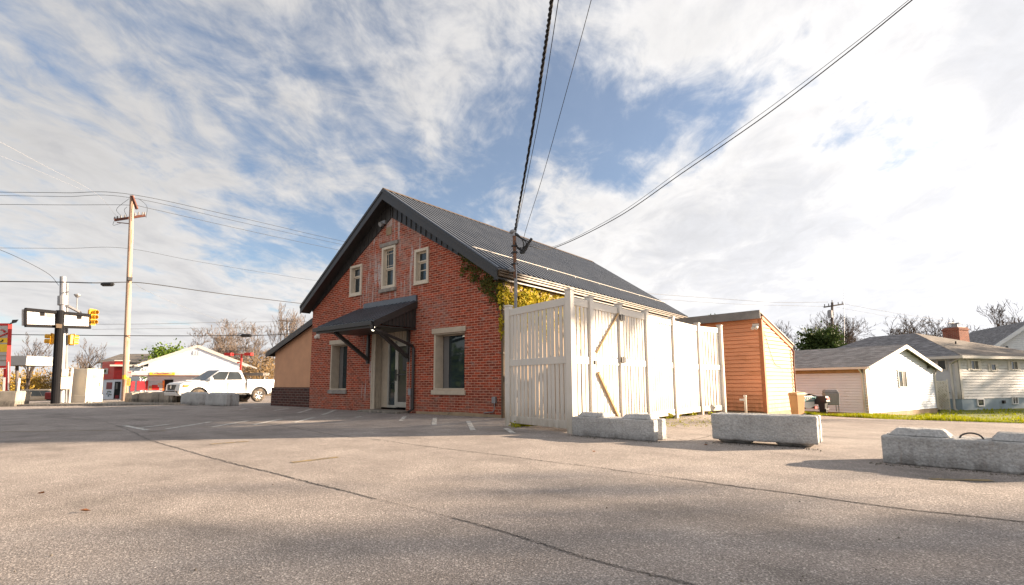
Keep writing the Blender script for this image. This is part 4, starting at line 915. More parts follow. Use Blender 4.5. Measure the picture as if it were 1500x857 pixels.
# pale house at the far right
fc = P(1462, 540, 40); fz = -.7; fc.z = fz
fu = latz(.93, -.36).normalized(); fv = latz(.36, .93).normalized()
t = thing('house', 'pale blue sided two storey house with a dark shingle roof behind the brick chimney', 'house', fc)
w = MB(); FE = .866+(559-506)/748.7*40-.1; FWd = 4.7; fs = .75; FR = FE+fs*FWd/2
siding(w, fc, fu, -fv, 0, FE-fz, .16, lambda z: (0, FWd)); siding(w, fc, fu, -fv, FE-fz, FR-.1-fz, .16, lambda z: ((z+fz-FE)/fs, FWd-(z+fz-FE)/fs)); siding(w, fc, fv, -fu, 0, FE-fz, .16, lambda z: (0, 9))
w.build('wall', M['siding_blue'], t)
w = MB(); 
for s_ in (-1, 1):
    rr = fc+fu*FWd/2-fv*.35; ee = fc+fu*(FWd/2+s_*(FWd/2+.4))-fv*.35
    q = [V((rr.x, rr.y, FR)), V((ee.x, ee.y, FE-.4*fs)), V((ee.x, ee.y, FE-.4*fs))+fv*10, V((rr.x, rr.y, FR))+fv*10]
    if s_ < 0: q = q[::-1]
    w.hexa(q, [p+V((0, 0, .1)) for p in q])
w.build('roof', M['shingle'], t)
w = MB()
for s_ in (-1, 1):
    rr = fc+fu*FWd/2-fv*.38; ee = fc+fu*(FWd/2+s_*(FWd/2+.4))-fv*.38
    w.bar(V((rr.x, rr.y, FR-.02)), V((ee.x, ee.y, FE-.4*fs-.02)), .05, .26)
w.build('rake_board', M['siding_blue'], t)
w = MB(); ee = fc-fu*.42-fv*.3; w.bar(V((ee.x, ee.y, FE-.33)), V((ee.x, ee.y, FE-.33))+fv*9.8, .14, .14); w.build('gutter', M['white'], t)
wall_window(t, fc, fu, -fv, (1472, 507), (1478, 520), 1, 0, 'siding_blue')
# flat roofed wing in front of the bathroom windows low at its eaves
wall_window(t, fc, fu, -fv, (1463, 509), (1467, 518), 1, 0, 'siding_blue')

# weeds at the foot of the fence
wb = [((935, 616), .12), ((955, 614), .14), ((975, 612), .15), ((992, 611), .2), ((1008, 608.5), .2), ((1022, 607), .2), ((772, 624), .1), ((1047, 604.5), .26)]
names = ['yellow green weed clump nearest the concrete block along the fence', 'short weed clump under the third fence panel', 'low spreading weed tuft by the fence in mid panel', 'taller weed clump at the fifth fence post', 'weed clump under the sunlit last wide fence panel', 'weed tuft at the post before the shaded end panel', 'tiny grass tuft at the bottom rail of the front fence panel', 'dark green weed clump at the shaded end of the fence']
for (px, s_), lab in zip(wb, names):
    p = T(*px); t = thing('weed', lab, 'weed', p, 'weeds at the foot of the fence')
    w = MB(); leaves(w, [(p+V((random.gauss(0, s_*.7), random.gauss(0, s_*2.), random.uniform(.01, s_*.7))), .035) for _ in range(18)], 520, .034, (1, 1, .7)); w.build('foliage', M['weed'] if 'dark' not in lab else M['greenleaf'], t)
p = T(1040, 606); t = thing('dry_weed', 'tall dry brown weed stalks against the shaded end fence panel', 'weed', p)
w = MB()
for k in range(9):
    a = p+V((random.uniform(-.1, .1), random.uniform(-.2, .2), 0)); b_ = a+V((random.uniform(-.15, .15), random.uniform(-.25, .25), random.uniform(.2, .75))); w.tube([a, b_], .004, 4)
    for j in range(3): w.tube([a.lerp(b_, .5+.15*j), a.lerp(b_, .6+.15*j)+V((random.uniform(-.06, .06), random.uniform(-.08, .08), .06))], .003, 4)
w.build('stalk', M['twig'], t)
stx = MB()
for _ in range(140):
    p = T(random.uniform(975, 1045), random.uniform(612, 626), .003); leaves(stx, [(p+V((0, 0, .008)), .02)], 3, .018, (1, 1, .2), (0, 0, 1))
stuff(stx.build('creeping_weeds', M['weed']), 'sparse yellow weeds creeping over the cracked asphalt by the fence', 'weeds')
# ================================================================== VEHICLES
def arc(cx, cz, r, a0, a1, n=12): return [(cx+r*math.cos(R(a0+(a1-a0)*k/n)), cz+r*math.sin(R(a0+(a1-a0)*k/n))) for k in range(n+1)]
def vehicle(t, XF, top, wb, wr, zlow, hw, cab, wins, paint, nose=.9, x_rear=-1.2, x_front=4.1, rimn=6):
    ar = wr+.1
    pl = list(top)+[(x_front-.04, zlow+.1), (x_front-.12, zlow)]
    pl += [(x, z) for x, z in arc(wb, wr, ar, 0, 180) if z > zlow]
    pl += [(x, z) for x, z in arc(0, wr, ar, 0, 180) if z > zlow]
    pl += [(x_rear+.05, zlow+.08)]
    vs = [V((x, z)) for x, z in pl]; n = len(vs)
    r = delaunay_2d_cdt(vs, [(i, (i+1) % n) for i in range(n)], [], 1, 1e-5)
    w = MB(XF)
    def yy(x, z): 
        k = hw
        if x > x_front-.55: k *= 1-(1-nose)*((x-(x_front-.55))/.55)**1.6
        if x < x_rear+.3: k *= 1-.05*((x_rear+.3-x)/.3)**2
        if z > .8: k -= .04*(z-.8)/.4
        return k
    P_ = [(p.x, p.y) for p in r[0]]
    w.add([(x, yy(x, z), z) for x, z in P_], [list(f)[::-1] if True else f for f in r[2]])
    w.add([(x, -yy(x, z), z) for x, z in P_], [list(f) for f in r[2]])
    # outline band, with two inner rows so the top and nose are crowned
    rows = [1, .8, -.8, -1]
    for i in range(n):
        a, b_ = vs[i], vs[(i+1) % n]
        for k in range(3):
            def pt(p, q): 
                lift = .018 if abs(q) < .9 and p.y > .9 else 0
                fx = .05 if abs(q) < .9 and p.x > x_front-.2 else 0
                return (p.x+fx, yy(p.x, p.y)*q, p.y+lift)
            w.add([pt(a, rows[k]), pt(b_, rows[k]), pt(b_, rows[k+1]), pt(a, rows[k+1])], [[0, 1, 2, 3]])
    body = w.build('body', paint, t)
    me = body.data; bm = bmesh.new(); bm.from_mesh(me); bmesh.ops.remove_doubles(bm, verts=bm.verts, dist=.002); bmesh.ops.recalc_face_normals(bm, faces=bm.faces); bm.to_mesh(me); bm.free()
    md = body.modifiers.new('bevel', 'BEVEL'); md.width = .035; md.segments = 3; md.limit_method = 'ANGLE'; md.angle_limit = R(50)
    w = MB(XF); w.box((x_rear+.15, -hw+.14, zlow-.03), (x_front-.3, hw-.14, .85)); w.build('underbody', M['plastic'], t)
    # cab
    bx0, bx1, zb, rx0, rx1, zr, hb, hr = cab
    w = MB(XF)
    c = [(bx0, -hb, zb), (bx1, -hb, zb), (bx1, hb, zb), (bx0, hb, zb)]; d = [(rx0, -hr, zr), (rx1, -hr, zr), (rx1, hr, zr), (rx0, hr, zr)]
    w.hexa(c, d); w.add([(rx0+.15, -hr+.12, zr+.0), (rx1-.15, -hr+.12, zr), (rx1-.15, hr-.12, zr), (rx0+.15, hr-.12, zr), (rx0+.3, 0, zr+.02), (rx1-.3, 0, zr+.02)], [[0, 1, 5, 4], [1, 2, 5], [2, 3, 4, 5], [3, 0, 4]])
    w.build('cab', paint, t, .07, seg=4)
    for sg in (1, -1):
        A, B, C_, D_ = V((bx0, hb*sg, zb)), V((bx1, hb*sg, zb)), V((rx1, hr*sg, zr)), V((rx0, hr*sg, zr))
        nrm = (B-A).cross(D_-A).normalized()*(-sg if (B-A).cross(D_-A).y*sg < 0 else sg)
        nrm = V((0, sg*.97, .25)).normalized()
        for q in wins:
            pts = [A.lerp(B, u).lerp(D_.lerp(C_, u), v)+nrm*.006 for u, v in q]
            pts2 = [p+nrm*.008 for p in pts]; m_ = len(pts)
            w = MB(XF)
            w.add(pts+pts2, [list(range(m_))[::-1] if sg < 0 else list(range(m_)), list(range(m_, 2*m_)) if sg < 0 else list(range(m_, 2*m_))[::-1]]+[[i, (i+1) % m_, m_+(i+1) % m_, m_+i] for i in range(m_)])
            w.build('window', M['cglass'], t)
    def scr(u0, u1, xb, zb_, xt, zt, hb_, ht, nm):
        a = V((xb, 0, zb_)); b_ = V((xt, 0, zt)); nn = V((zt-zb_, 0, xb-xt)).normalized()*(1 if xb > xt else -1)
        if xb < xt: nn = V((-(zt-zb_), 0, (xt-xb))).normalized()
        q0, q1 = a.lerp(b_, u0)+nn*.008, a.lerp(b_, u1)+nn*.008; w0, w1 = hb_+(ht-hb_)*u0-.08, hb_+(ht-hb_)*u1-.08
        w = MB(XF); w.hexa([q0+V((0, -w0, 0)), q0+V((0, w0, 0)), q1+V((0, w1, 0)), q1+V((0, -w1, 0))], [p+nn*.008 for p in (q0+V((0, -w0, 0)), q0+V((0, w0, 0)), q1+V((0, w1, 0)), q1+V((0, -w1, 0)))]); w.build(nm, M['cglass'], t)
    scr(.1, .92, bx1, zb, rx1, zr, hb, hr, 'windshield'); scr(.2, .9, bx0, zb, rx0, zr, hb, hr, 'rear_window')
    for cx in (0, wb):
        for sg in (1, -1):
            y0 = sg*(hw-.26); y1 = sg*(hw-.01)
            w = MB(XF); prof = [(.6, y1-sg*.02), (.86, y1), (.97, y1-sg*.025), (1, y1-sg*.07), (1, y0+sg*.05), (.95, y0), (.6, y0)]; N = 32; vs_ = []
            for i in range(N):
                a = 2*math.pi*i/N
                for k, (rr, y) in enumerate(prof): 
                    q = rr-(.012 if k in (3, 4) and i % 2 else 0); vs_.append((cx+wr*q*math.cos(a), y, wr+wr*q*math.sin(a)))
            m_ = len(prof); w.add(vs_, [[i*m_+k, i*m_+k+1, ((i+1) % N)*m_+k+1, ((i+1) % N)*m_+k] for i in range(N) for k in range(m_-1)])
            o = w.build('wheel', M['tyre'], t, smooth=True, angle=40)
            w = MB(XF); yr = y1-sg*.03; rr = wr*.62
            w.tube([(cx, yr-sg*.1, wr), (cx, yr-sg*.105, wr)], rr, 28)
            w.build('hub_well', M['plastic'], o)
            w = MB(XF); N = 28; pr = [(1.0, yr), (.9, yr+sg*.012), (.88, yr-sg*.07)]; vs_ = [(cx+rr*q*math.cos(2*math.pi*i/N), y, wr+rr*q*math.sin(2*math.pi*i/N)) for i in range(N) for q, y in pr]
            w.add(vs_, [[i*3+k, i*3+k+1, ((i+1) % N)*3+k+1, ((i+1) % N)*3+k] for i in range(N) for k in range(2)])
            w.tube([(cx, yr-sg*.09, wr), (cx, yr, wr)], wr*.14, 14)
            for i in range(rimn):
                a = 2*math.pi*(i+.25)/rimn
                for da in (-.13, .13): w.bar((cx+wr*.1*math.cos(a), yr-sg*.02, wr+wr*.1*math.sin(a)), (cx+rr*.93*math.cos(a+da), yr-sg*.01, wr+rr*.93*math.sin(a+da)), .03, .035, (0, 1, 0))
            w.build('rim', M['rim'], o)
    return body
# pickup truck
tr0 = P(377.5, 588.7, 29.6); tf = tr0+RT*-.575+FH*-.818
wbT = 3.24
dr = (tf-tr0); dr.z = 0; ang = math.atan2(dr.y, dr.x); fwdT = dr.normalized(); lefT = V((-fwdT.y, fwdT.x, 0))
org = tr0-lefT*.8
truck = thing('pickup_truck', 'white crew cab pickup truck parked behind the concrete blocks beside the brick wing', 'pickup truck', org)
XT = Matrix.Translation(org) @ Matrix.Rotation(ang, 4, 'Z')
top = [(-1.2, .62), (-1.22, .75), (-1.2, 1.27), (.72, 1.27), (.74, 1.2), (2.7, 1.2), (2.95, 1.19), (3.5, 1.16), (3.95, 1.09), (4.1, 1.0), (4.13, .72), (4.18, .62)]
tb = vehicle(truck, XT, top, wbT, .385, .45, .93, (.76, 2.98, 1.17, .95, 2.12, 1.79, .87, .68), [[(.535, .12), (.90, .12), (.97, .5), (.93, .84), (.60, .84), (.55, .8)], [(.09, .14), (.50, .12), (.54, .84), (.17, .84), (.1, .6)]], M['wpaint'], .84, -1.2, 4.18, 6)
w = MB(XT); w.box((-1.19, -.87, 1.274), (.7, -.80, 1.3)); w.box((-1.19, .80, 1.274), (.7, .87, 1.3)); w.box((-1.1, -.79, 1.273), (.68, .79, 1.28)); w.build('bed_rail', M['plastic'], truck)
for cx in (0, wbT):
    for sg in (1, -1):
        w = MB(XT); a = arc(cx, .385, .49, 8, 172, 14); b_ = arc(cx, .385, .565, 6, 174, 14)
        for i in range(14):
            q = [a[i], a[i+1], b_[i+1], b_[i]]
            w.hexa([(x, sg*.9, z) for x, z in q], [(x, sg*(.955 if k < 2 else .935), z) for k, (x, z) in enumerate(q)])
        w.build('wheel_arch', M['wpaint'], truck)
        w = MB(XT); w.prism([(x, sg*.70, z) for x, z in arc(cx, .385, .484, 0, 180, 14)], (0, sg*.19, 0)); w.build('wheel_well', M['dark'], truck)
w = MB(XT); w.hexa([(4.16, -.42, .72), (4.16, .42, .72), (4.19, .42, .72), (4.19, -.42, .72)], [(4.12, -.52, 1.0), (4.12, .52, 1.0), (4.165, .52, 1.0), (4.165, -.52, 1.0)]); gr = w.build('grille', M['plastic'], truck, .02)
w = MB(XT); w.tube([(4.185, 0, .88), (4.2, 0, .88)], .09, 16); w.build('badge', M['rim'], gr)
for k in range(4): pass
for sg in (1, -1):
    w = MB(XT); w.hexa([(4.11, sg*.55, .83), (4.16, sg*.55, .83), (4.0, sg*.84, .86), (3.82, sg*.87, .87)][::sg], [(4.07, sg*.55, .99), (4.12, sg*.55, .99), (3.98, sg*.84, 1.0), (3.78, sg*.87, 1.0)][::sg]); hl_ = w.build('headlight', M['lens'], truck, .015)
    w = MB(XT); w.hexa([(3.78, sg*.84, .88), (3.97, sg*.835, .88), (3.97, sg*.87, .88), (3.78, sg*.895, .88)][::sg], [(3.66, sg*.84, .98), (3.96, sg*.835, .98), (3.96, sg*.865, .98), (3.66, sg*.895, .98)][::sg]); w.build('side_marker', M['amber'], hl_)
    w = MB(XT); w.box((2.62, sg*.9 if sg > 0 else -1.1, 1.2), (2.78, sg*1.1 if sg > 0 else -.9, 1.36)); w.box((2.66, min(sg*.82, sg*.92), 1.2), (2.72, max(sg*.82, sg*.92), 1.25)); w.build('mirror', M['wpaint'], truck, .03)
    for x in (.98, 1.88): w = MB(XT); w.bar((x, sg*.925, 1.06), (x+.2, sg*.925, 1.07), .03, .03); w.build('door_handle', M['wpaint'], truck)
    w = MB(XT); w.box((-1.225, min(sg*.7, sg*.9), .86), (-1.14, max(sg*.7, sg*.9), 1.18)); w.build('tail_lamp', M['red'], truck, .01)
    w = MB(XT)
    for x in (2.78, 1.75, .78): w.box((x, min(sg*.88, sg*.936), .5), (x+.022, max(sg*.9, sg*.9355), 1.12)); 
    w.box((.73, min(sg*.8, sg*.936), .5), (.742, max(sg*.8, sg*.936), 1.26)); w.build('door_gap', M['plastic'], truck)
    w = MB(XT); w.box((2.3, min(sg*.93, sg*.937), .86), (2.6, max(sg*.93, sg*.937), .9)); w.build('door_badge', M['rim'], truck)
w = MB(XT); w.hexa([(4.05, -.8, .42), (4.05, .8, .42), (4.22, .68, .44), (4.22, -.68, .44)][::-1], [(4.05, -.83, .62), (4.05, .83, .62), (4.25, .7, .62), (4.25, -.7, .62)][::-1]); w.build('bumper', M['wpaint'], truck, .03)
w = MB(XT); w.box((4.2, -.5, .63), (4.24, .5, .7)); w.box((4.1, .55, .58), (4.215, .8, .69)); w.box((4.1, -.8, .58), (4.215, -.55, .69)); w.build('lower_grille', M['plastic'], truck)
w = MB(XT); w.box((-1.36, -.85, .52), (-1.18, .85, .68)); w.build('rear_bumper', M['plastic'], truck, .03)
w = MB(XT); w.box((3.0, .02, 1.2), (3.7, .5, 1.24)); w.build('hood_scoop', M['wpaint'], truck, .02)

# minivan beyond the pavement: seen over the kerb
vz = -1.22; vo = P(70, 589, 52); vo.z = hgt(vo.x, vo.y)
va = math.atan2((RT*-.93+FH*-.2).y, (RT*-.93+FH*-.2).x)
hh = (.866+(P(60, 571.5, 52).z-.866))-vo.z
van = thing('minivan', 'beige minivan with dark windows passing behind the black sign pole', 'minivan', vo)
sc_ = max(.8, hh/1.75)
XV = Matrix.Translation(vo) @ Matrix.Rotation(va+math.pi, 4, 'Z') @ Matrix.Translation((-1.5, 0, 0)) @ Matrix.Scale(1.0, 4)
top = [(-.95, .6), (-1.0, .9), (-.92, 1.08), (2.9, 1.05), (3.6, .95), (3.95, .8), (4.0, .6)]
vehicle(van, XV, top, 3.0, .34, .3, .96, (-.9, 3.1, 1.03, -.55, 1.95, 1.76, .93, .74), [[(.62, .12), (.88, .12), (.93, .7), (.88, .84), (.64, .84)], [(.33, .12), (.60, .12), (.62, .84), (.34, .84)], [(.06, .14), (.31, .12), (.32, .84), (.12, .84)]], M['gold'], .85, -1.0, 4.0, 6)
w = MB(XV); w.box((-.8, -.975, .62), (3.5, -.955, .68)); w.build('side_moulding', M['plastic'], van)
ro = P(104, 590, 50); ro.z = hgt(ro.x, ro.y)
rc = thing('car', 'maroon car half hidden behind the cream traffic cabinet', 'car', ro)
XR_ = Matrix.Translation(ro) @ Matrix.Rotation(va+math.pi, 4, 'Z') @ Matrix.Translation((-.8, 0, .25))
vehicle(rc, XR_, [(-.95, .5), (-1., .8), (-.95, .98), (.1, 1.0), (2.6, .95), (3.4, .82), (3.6, .6)], 2.7, .32, .25, .88, (-.3, 2.45, .96, .3, 1.7, 1.45, .84, .6), [[(.5, .12), (.88, .12), (.9, .6), (.8, .84), (.5, .84)], [(.12, .14), (.47, .12), (.48, .84), (.3, .84)]], M['maroon'], .85, -1., 3.6, 6)

# ================================================================== UTILITY POLES, SIGNS, SIGNALS
pb = T(182.5, 588.5); Dp = dep(pb); pt = P(193.5, 287, Dp)
up_ = thing('utility_pole', 'tall rust stained wooden utility pole with a crossarm and yellow tape', 'utility pole', pb)
w = MB(); w.tube([pb+(pt-pb)*k for k in (-.01, .25, .5, .75, 1)], [.19, .175, .16, .145, .13], 14); w.build('shaft', M['wood'], up_)
dv = (pt-pb)
def onp(y): return pb+dv*((588.5-y)/301.5)
ca = onp(319); w = MB(); A, B = P(167.5, 322.5, Dp-.2), P(213, 315.5, Dp+.6); w.bar(A, B, .1, .16); w.bar(A+V((0, 0, -.16))+RT*.2, ca+V((0, 0, -.5)), .05, .05); w.build('crossarm', M['arm'], up_)
w = MB(); w.bar(P(193.5, 287, Dp-.15), P(200.5, 306, Dp-.2), .12, .16); w.build('top_brace', M['arm'], up_)
for k, (x, y) in enumerate(((168, 320), (172, 319), (177, 318), (183, 317), (198, 314), (203, 313), (209, 313), (212, 313))):
    p = P(x, y, Dp-.1+.1*k); w = MB(); w.tube([p-V((0, 0, .12)), p, p+V((0, 0, .08)), p+V((0, 0, .12))], [.035, .06, .04, .03], 8); w.build('insulator', M['signgrey'], up_)
for a, b_, c in (((189, 291), (171, 306), (177, 316)), ((203, 291), (215, 302), (214, 319)), ((186, 303), (182, 308), (186, 317)), ((168, 322), (166, 330), (180, 326))):
    w = MB(); w.tube(smoothpath([P(*a, Dp), P(*b_, Dp), P(*c, Dp)], 6), .012, 5); w.build('jumper_wire', M['cable'], up_)
w = MB(); p0, p1 = onp(557), onp(551); w.tube([p0, p1], .186, 14); w.build('tape_band', M['signyel'], up_)
w = MB(); p = onp(413); w.box(p+V((.1, -.15, -.12)), p+V((.35, .1, .12))); w.build('cable_bracket', M['plastic'], up_)
p = P(186.5, 561, Dp-.3); t = thing('notice_sign', 'yellow notice board fixed to the wooden utility pole', 'sign', p)
w = MB(Matrix.Translation(p) @ Matrix.Rotation(YAW+.4, 4, 'Z')); w.box((-.02, -.02, -.18), (.16, .02, .3)); w.build('board', M['signyel'], t)
w = MB(Matrix.Translation(p) @ Matrix.Rotation(YAW+.4, 4, 'Z'))
for k in range(4): w.box((.02, -.028, -.12+k*.1), (.13, -.021, -.07+k*.1))
w.build('lettering', M['signgrey'], t)
p = P(188.5, 547.5, Dp-.3); t = thing('notice_sign', 'small white notice board above the yellow one on the wooden utility pole', 'sign', p)
w = MB(Matrix.Translation(p) @ Matrix.Rotation(YAW+.4, 4, 'Z')); w.box((-.12, -.02, -.21), (.17, .02, .21)); w.build('board', M['signwhite'], t)
w = MB(Matrix.Translation(p) @ Matrix.Rotation(YAW+.4, 4, 'Z')); w.box((-.02, -.026, .06), (.12, -.021, .09)); w.box((.08, -.026, .09), (.12, -.021, .13)); w.build('lettering', M['red'], t)

kb = T(80.5, 594); Dk = dep(kb)
sg_ = thing('pole_sign', 'black sign pole carrying a long white cabinet sign seen from behind', 'sign', kb)
w = MB(); w.tube([kb-V((0, 0, .05)), P(88.3, 455, Dk)], .195, 14); w.build('pole', M['polepaint'], sg_)
w = MB(); w.tube([kb, kb+V((0, 0, .05))], .26, 14); w.build('base_plate', M['steel'], sg_)
fl = lambda x, y: P(x, y, Dk+(x-83)*.035)
w = MB(); a, b_, c, d = fl(36, 453), fl(131, 462), fl(131, 480), fl(36, 477); dd = (b_-a).cross(V((0, 0, 1))).normalized()*.2; dd = -dd if dd.dot(CAMP-a) > 0 else dd
w.hexa([d, c, c+dd, d+dd], [a, b_, b_+dd, a+dd]); cb_ = w.build('cabinet', M['signwhite'], sg_, .01)
w = MB()
sn0 = (b_-a).cross(V((0, 0, 1))).normalized(); sn0 = sn0 if sn0.dot(CAMP-a) > 0 else -sn0
for p, q in ((a, b_), (d, c)): w.bar(p+sn0*.05, q+sn0*.05, .14, .15)
w.bar(a+sn0*.05, d+sn0*.05, .14, .12); w.bar(b_+sn0*.05, c+sn0*.05, .05, .05); w.build('frame', M['polepaint'], cb_)
def patch(px0, py0, px1, py1, m_, nm):
    w = MB(); sn_ = (b_-a).cross(V((0, 0, 1))).normalized(); sn_ = sn_ if sn_.dot(CAMP-a) > 0 else -sn_; k = sn_*.012; pu = (b_-a); pu.z = 0; pu.normalize(); f_ = lambda x, y: a+pu*onwall(x, y, a, pu)[0]+V((0, 0, onwall(x, y, a, pu)[1])); q = [f_(px0, py1)+k, f_(px1, py1)+k, f_(px1, py1)+k*3, f_(px0, py1)+k*3]; r_ = [f_(px0, py0)+k, f_(px1, py0)+k, f_(px1, py0)+k*3, f_(px0, py0)+k*3]
    w.hexa(q, r_); w.build(nm, m_, cb_)
patch(58, 456.5, 65, 463, M['polepaint'], 'vent_panel'); patch(112, 461, 119, 467.5, M['polepaint'], 'vent_panel'); patch(50, 472, 69, 474.5, M['polepaint'], 'opening'); patch(108.5, 470, 114.5, 473.5, M['polepaint'], 'vent_panel'); patch(68, 457.5, 78, 474.5, M['signgrey'], 'door_panel'); patch(107, 475, 121, 477.5, M['polepaint'], 'opening')
w = MB(); w.box(P(86, 478, Dk-.25)-V((.12, .12, .1)), P(86, 478, Dk-.25)+V((.12, .12, .12))); w.build('mounting_bracket', M['bronze'], sg_)
# grey signal pole behind
gb = T(90.5, 591.5); Dg = Dk+1.2; gb = P(89.5, 590, Dg)
sp_ = thing('signal_pole', 'grey steel traffic signal pole rising behind the black sign pole', 'signal pole', gb)
w = MB(); w.tube([gb, P(91.5, 500, Dg), P(92.5, 405.5, Dg)], [.17, .165, .155], 14); w.build('shaft', M['steel'], sp_)
w = MB(); w.tube([P(91.7, 447, Dg), P(92, 434, Dg)], .24, 14); w.build('collar', M['steel'], sp_)
w = MB(); w.tube([P(97, 590, Dg+.1), P(99, 415, Dg+.1)], .05, 6); w.build('conduit', M['steel'], sp_)
w = MB(); q = P(92, 561, Dg-.1); w.box(q-V((.2, .2, .35)), q+V((.35, .25, .35))); q = P(92, 546, Dg-.1); w.box(q-V((.1, .1, .2)), q+V((.3, .2, .2))); w.build('control_box', M['cabinet'], sp_, .02)
w = MB(); w.bar(P(99, 448, Dg), P(118, 458, Dg+2.), .12, .12); w.tube([P(112.5, 455, Dg+1.5), P(113, 437, Dg+1.5)], .035, 6); q = P(113, 436, Dg+1.5); w.tube([q, q+V((0, 0, .15)), q+V((0, 0, .2))], [.06, .17, .17], 8); w.box(q+V((-.35, -.05, .16)), q+V((.1, .05, .22))); w.build('camera_arm', M['steel'], sp_)
def signal(label, p, face, n=3, s=.3):
    t = thing('traffic_signal', label, 'traffic signal', p, 'yellow traffic signals at the crossing')
    X = Matrix.Translation(p) @ Matrix.Rotation(math.atan2(face.y, face.x), 4, 'Z'); hgt_ = n*s
    w = MB(X); w.box((-.12, -.17, -hgt_/2), (.06, .17, hgt_/2)); w.build('housing', M['yellow'], t, .02)
    w = MB(X); w.box((.061, -.23, -hgt_/2-.05), (.075, .23, hgt_/2+.05)); w.build('backplate', M['yellow'], t)
    for k in range(n):
        z = hgt_/2-s*(k+.5); vs_ = []
        w = MB(X); N = 12
        for i in range(N+1):
            a = R(-60+300*i/N)
            for rr, x in ((.13, .08), (.13, .36)): vs_.append((x, rr*math.cos(a), z+rr*math.sin(a)))
            for rr, x in ((.115, .36), (.115, .08)): vs_.append((x, rr*math.cos(a), z+rr*math.sin(a)))
        w.add(vs_, [[i*4+j, (i+1)*4+j, (i+1)*4+j+1, i*4+j+1] for i in range(N) for j in range(3)]); v_ = w.build('visor', M['yellow'], t)
        w = MB(X); w.tube([(.078, 0, z), (.085, 0, z)], .115, 14); w.build('lens', M['dark'], v_)
    return t
signal('yellow three lamp traffic signal at the end of the white cabinet sign', P(134, 464.5, Dg+2.), RT*1.+FH*-.1, 3, .3)
signal('yellow traffic signal left of the black sign pole', P(78, 496.5, Dg), RT*-.7+FH*-.35, 2, .28)
signal('yellow traffic signal right of the black sign pole', P(103.5, 497.5, Dg+.2), RT*.35+FH*1, 2, .28)
# cabinet
c0 = T(124, 592); c1 = P(148.5, 590, dep(c0)+1.3); c2 = P(107.5, 590, dep(c0)+.9)
c0.z = hgt(c0.x, c0.y)+.09; Hc = (592-543)/748.7*dep(c0)
t = thing('traffic_cabinet', 'cream traffic control cabinet on a plinth beside the pavement', 'cabinet', c0)
cu = (c1-c0); cu.z = 0; Lc = cu.length*.98; cu.normalize(); cv = V((-cu.y, cu.x, 0)); Wc = 1.0
w = MB(); obox(w, c0, cu, -cv, 0, Lc, .42, Hc, -Wc, 0); w.build('body', M['cabinet'], t, .02)
w = MB(); obox(w, c0, cu, -cv, -.04, Lc+.04, -.1, .418, -Wc-.04, .04); w.build('plinth', M['cabinet'], t, .015)
w = MB(); obox(w, c0, cu, -cv, Lc*.3, Lc*.65, Hc*.72, Hc*.82, 0, .012); obox(w, c0, cu, -cv, .06, .075, .5, Hc-.08, 0, .01); obox(w, c0, cu, -cv, Lc-.075, Lc-.06, .5, Hc-.08, 0, .01); obox(w, c0, cu, -cv, .075, Lc-.06, Hc-.095, Hc-.08, 0, .01); obox(w, c0, cu, -cv, .75*Lc, .79*Lc, .9, 1.15, 0, .05); w.build('door_trim', M['concrete_tan'], t)
w = MB(); q = T(130, 593); w.box(q+V((-.12, -.1, -.02)), q+V((.16, .12, .2))); w.build('utility_stub', M['concrete'], t, .03)
for k, (x, y0, y1, lab) in enumerate(((24, 555, 590, 'white bollard between the red sign and the beige minivan'), (101, 540, 588, 'white bollard between the signal pole and the traffic cabinet'))):
    q = P(x, y1, Dk+1.5); t = thing('bollard', lab, 'bollard', q, 'white bollards'); r_ = P(x, y0, Dk+1.5)
    w = MB(); w.tube([q-V((0, 0, .3)), V((q.x, q.y, r_.z)), V((q.x, q.y, r_.z+.05))], [.075, .075, .03], 12); w.build('post', M['signwhite'], t)
    w = MB(); w.tube([V((q.x, q.y, r_.z-.25)), V((q.x, q.y, r_.z-.15))], .078, 12); w.build('band', M['siding_blue'], t)
# red framed price sign at the frame edge
Dr = Dk+.6
rg = thing('price_sign', 'red framed roadside sign with white and yellow panels at the picture edge', 'sign', P(9, 588, Dr))
ul = RT*1.0+FH*.05
def sgn(x0, y0, x1, y1, m_, nm, d=0., th=.06, par=None):
    w = MB(); a, b_, c, e = P(x0, y1, Dr+d), P(x1, y1, Dr+d), P(x1, y0, Dr+d), P(x0, y0, Dr+d); k = FH*th
    w.hexa([a, b_, b_+k, a+k], [e, c, c+k, e+k]); return w.build(nm, m_, par or rg)
bdp = sgn(-45, 476, 11.5, 539, M['signwhite'], 'panel')
sgn(-45, 495, 11, 502, M['signyel'], 'yellow_panel', -.02, .015, bdp); sgn(-45, 504, 11, 515.5, M['signyel'], 'yellow_panel', -.02, .015, bdp)
w = MB(); w.tube(smoothpath([P(-14, 498, Dr-.05), P(-4, 494, Dr-.05), P(5, 490.5, Dr-.05), P(10.5, 488, Dr-.05)], 6), .035, 6); w.tube(smoothpath([P(1, 484, Dr-.04), P(2.5, 483, Dr-.04), P(4.5, 484, Dr-.04), P(6, 487, Dr-.04)], 6), .025, 6); w.tube([P(5.5, 486, Dr-.05), P(7, 484.5, Dr-.05)], .05, 6); w.build('red_script', M['red'], bdp)
w = MB(); w.tube(smoothpath([P(-3, 500, Dr-.05), P(1, 500.5, Dr-.05), P(3.5, 499, Dr-.05), P(3.5, 497.5, Dr-.05)], 6), .03, 6); w.build('dark_script', M['black'], bdp)
w = MB()
for y in (521, 528): w.bar(P(-45, y, Dr-.03), P(11, y, Dr-.03), .015, .03)
w.build('rail', M['found'], bdp)
